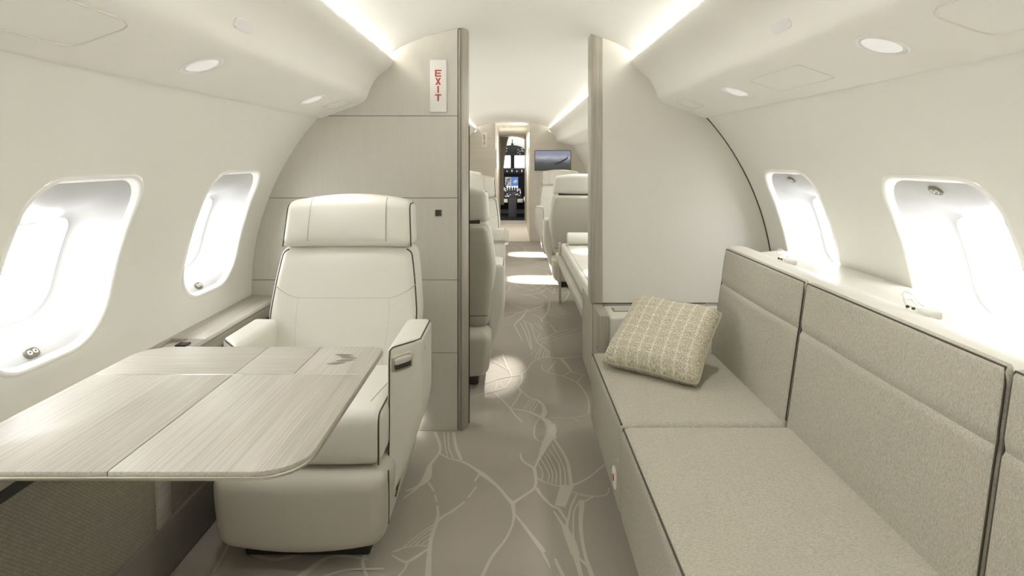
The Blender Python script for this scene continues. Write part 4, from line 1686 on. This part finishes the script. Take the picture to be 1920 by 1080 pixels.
t = thing('instrument_panel', 'black cockpit instrument panel with two lit screens', 'instrument panel', (0, 13.0, 0))
b = MB()
b.box((-0.85, 0.05, 0.3), (0.85, 0.30, 0.86))
b.build('panel', MT['black'], t, bevel=0.01)
b = MB()
b.rbox((-0.85, -0.10, 0.86), (0.85, 0.45, 0.985), 0.03, ni=4)
b.build('glareshield', MT['black'], t)
b, b2 = MB(), MB()
for i in range(14):
    x = -0.24 + 0.036 * i
    (b if i % 3 else b2).box((x, -0.108, 0.915), (x + 0.022, -0.098, 0.915 + (0.03 if i % 2 else 0.05)))
b.build('guidance_keys', MT['grey'], t)
b2.build('guidance_knobs', plain('knob_grey', (0.35, 0.35, 0.36), 0.4), t)
for (x0, x1, mt_, nm) in ((-0.165, -0.025, 'scr_data', 'display'), (-0.02, 0.125, 'scr_map', 'display')):
    b = MB()
    b.box((x0 - 0.008, 0.03, 0.575), (x1 + 0.008, 0.06, 0.815))
    d = b.build(nm, MT['black'], t)
    b = MB()
    b.add([(x0, 0.0285, 0.59), (x1, 0.0285, 0.59), (x1, 0.0285, 0.80), (x0, 0.0285, 0.80)], [(0, 1, 2, 3)], 0)
    if mt_ == 'scr_map':
        b.add([(x0 + 0.05, 0.028, 0.66), (x0 + 0.12, 0.028, 0.68), (x1 - 0.02, 0.028, 0.73), (x0 + 0.08, 0.028, 0.745), (x0 + 0.03, 0.028, 0.70)], [(0, 1, 2, 3, 4)], 1)
        b.build('screen', [MT['scr_map'], MT['scr_mapl']], d, flat=True, fix=False)
    else:
        for i in range(22):
            x, z = rg.uniform(x0, x1 - 0.03), rg.uniform(0.59, 0.78)
            b.add([(x, 0.028, z), (x + rg.uniform(.01, .04), 0.028, z), (x + .02, 0.028, z + .015), (x, 0.028, z + 0.018)], [(0, 1, 2, 3)], 1)
        b.build('screen', [MT['scr_data'], MT['black']], d, flat=True, fix=False)
b = MB()
b.lathe([(0, 0), (0.022, 0), (0.022, 0.012), (0, 0.012)], (-0.245, 0.05, 0.775), (0, -1, 0), n=16)
b.build('clock', MT['scr_data'], t)

t = thing('throttle_pedestal', 'cockpit centre pedestal with pale lever knobs and keys', 'pedestal', (0, 12.55, 0))
b = MB()
b.prism([(-0.38, 0.0), (-0.38, 0.40), (-0.30, 0.44), (0.30, 0.60), (0.42, 0.60), (0.42, 0.0)], 0, -0.085, 0.085)
b.build('column', MT['grey'], t, bevel=0.006)
b = MB()
b.prism([(-0.36, 0.36), (-0.36, 0.415), (0.35, 0.595), (0.35, 0.54)], 0, -0.20, 0.19)
b.build('key_deck', MT['black'], t, bevel=0.004)
for x0, x1 in ((-0.23, -0.10), (0.10, 0.22)):
    b = MB()
    b.box((x0, -0.40, 0.30), (x1, -0.30, 0.375))
    b.build('side_bracket', MT['kick'], t, bevel=0.006)
b, b2 = MB(), MB()
for i in range(12):
    for j in range(9):
        x, y = -0.185 + 0.031 * i, -0.34 + 0.068 * j
        z = 0.42 + (y + 0.36) * 0.2535
        (b2 if rg.random() < 0.35 else b).box((x, y, z - 0.01), (x + 0.020, y + 0.035, z + rg.uniform(0.004, 0.02)))
b.build('key_rows', MT['grey'], t)
b2.build('pale_keys', plain('key_pale', (0.55, 0.55, 0.54), 0.5), t)
for i in range(5):
    b = MB()
    x = -0.11 + 0.052 * i
    z = 0.52
    b.tube([(x, 0.05, z), (x, -0.0, z + 0.08)], 0.006)
    b.rbox((x - 0.018, -0.03, z + 0.065), (x + 0.018, 0.02, z + 0.105), 0.01, ni=2)
    b.build('lever', plain('lever_white', (0.75, 0.75, 0.73), 0.4) if i == 0 else bpy.data.materials['lever_white'], t)

for sx, lab in ((1, 'pale pilot seat beside the cockpit pedestal on the right'),):
    t = thing('pilot_seat', lab, 'pilot seat', (sx * 0.45, 12.1, 0))
    b = MB()
    b.rbox((-0.22, -0.25, 0.33), (0.22, 0.25, 0.42), 0.03, ni=3)
    b.build('seat_cushion', MT['leather_dim'], t)
    b = MB()
    b.rbox((-0.20, -0.20, 0.0), (0.20, 0.22, 0.33), 0.03, ni=3)
    b.build('seat_base', MT['black'], t)

# ------------------------------------------------------------------ courtesy light under the bulkhead
t = thing('floor_light', 'small floor light glowing low on the left bulkhead behind the club seat', 'light', (-0.445, YB - 0.001, 0.055))
b = MB()
b.rbox((-0.03, -0.014, -0.02), (0.03, 0.0, 0.02), 0.006, ni=2)
b.build('lens', emis('floor_lamp_lens', (1, 0.97, 0.9), 5.0), t)

# ------------------------------------------------------------------ daylight and lamps
wd = bpy.data.worlds.new('sky')
bpy.context.scene.world = wd
wd.use_nodes = True
bg = wd.node_tree.nodes['Background']
bg.inputs['Color'].default_value = (1.0, 1.0, 1.0, 1)
bg.inputs['Strength'].default_value = 4.3


def spot(name, loc, aim, watts, angle, blend, size=0.02):
    l = bpy.data.lights.new(name, 'SPOT')
    l.energy = watts
    l.spot_size = math.radians(angle)
    l.spot_blend = blend
    l.shadow_soft_size = size
    l.color = (1.0, 0.97, 0.92)
    o = bpy.data.objects.new(name, l)
    C.objects.link(o)
    o.location = loc
    d = Vector(aim) - Vector(loc)
    o.rotation_euler = d.to_track_quat('-Z', 'Y').to_euler()
    return o


# spot added under the crown to make the bright pool on the aisle carpet
spot('added_pool_spot', (0.25, 6.8, 1.69), (-0.065, 3.30, 0.0), 900, 4.6, 0.9)
# the overhead downlights, baffled so that they shine down only
def downlight_beam(x, y, watts=3.2):
    z, nn = on_psu(abs(x))
    sx = -1 if x < 0 else 1
    o = spot('downlight_beam', (x + 0.03 * sx * nn.x, y, z + 0.03 * nn.y), (x * 0.72, y, 0.0), watts, 118, 1.0, 0.035)
    o.data.color = (1.0, 0.99, 0.97)


for k in range(-3, 3):
    downlight_beam(-0.733, 1.39 + 0.78 * (k - 1))
    downlight_beam(0.733, 1.158 + 0.78 * (k - 1))
for k in range(7):
    downlight_beam(-0.733, 3.1 + 0.78 * k)
    downlight_beam(0.733, 3.1 + 0.78 * k)
# sun through the forward cabin's left-hand windows
for k, w in ((5, 4200), (6, 4200), (7, 4200)):
    yc = WY0 + PITCH * k
    spot('sunbeam', (-4.6, yc + 0.43, 2.915), (-1.28, yc, 0.9), w, 9, 0.2, 0.06)
# spots added for the bright patches on the daybed; added fill for the vestibule
spot('added_pool_spot', (0.60, 4.45, 1.49), (0.62, 4.45, 0.5), 30, 22, 0.5)
spot('added_pool_spot', (0.60, 3.65, 1.49), (0.60, 3.60, 0.5), 30, 22, 0.5)
spot('vestibule_fill', (0.0, 9.9, 1.70), (0.0, 10.4, 0.0), 30, 150, 0.8, 0.05)


# ------------------------------------------------------------------ camera and view
cam = bpy.data.cameras.new('camera')
cam.lens = 36.0 * F / 1920.0
cam.sensor_width = 36.0
cam.shift_x = -(CX - 960) / 1920.0
cam.shift_y = -(540 - CY) / 1920.0
cam.clip_start = 0.02
co = bpy.data.objects.new('camera', cam)
C.objects.link(co)
co.location = (0, 0, EYE)
co.rotation_euler = (PI / 2, 0, 0)
sc = bpy.context.scene
sc.camera = co
sc.view_settings.view_transform = 'Standard'
sc.view_settings.look = 'None'
sc.view_settings.gamma = 1.0
sc.view_settings.use_curve_mapping = False
sc.view_settings.exposure = 1.26
sc.cycles.max_bounces = 14
sc.cycles.diffuse_bounces = 8
sc.cycles.sample_clamp_indirect = 6.0
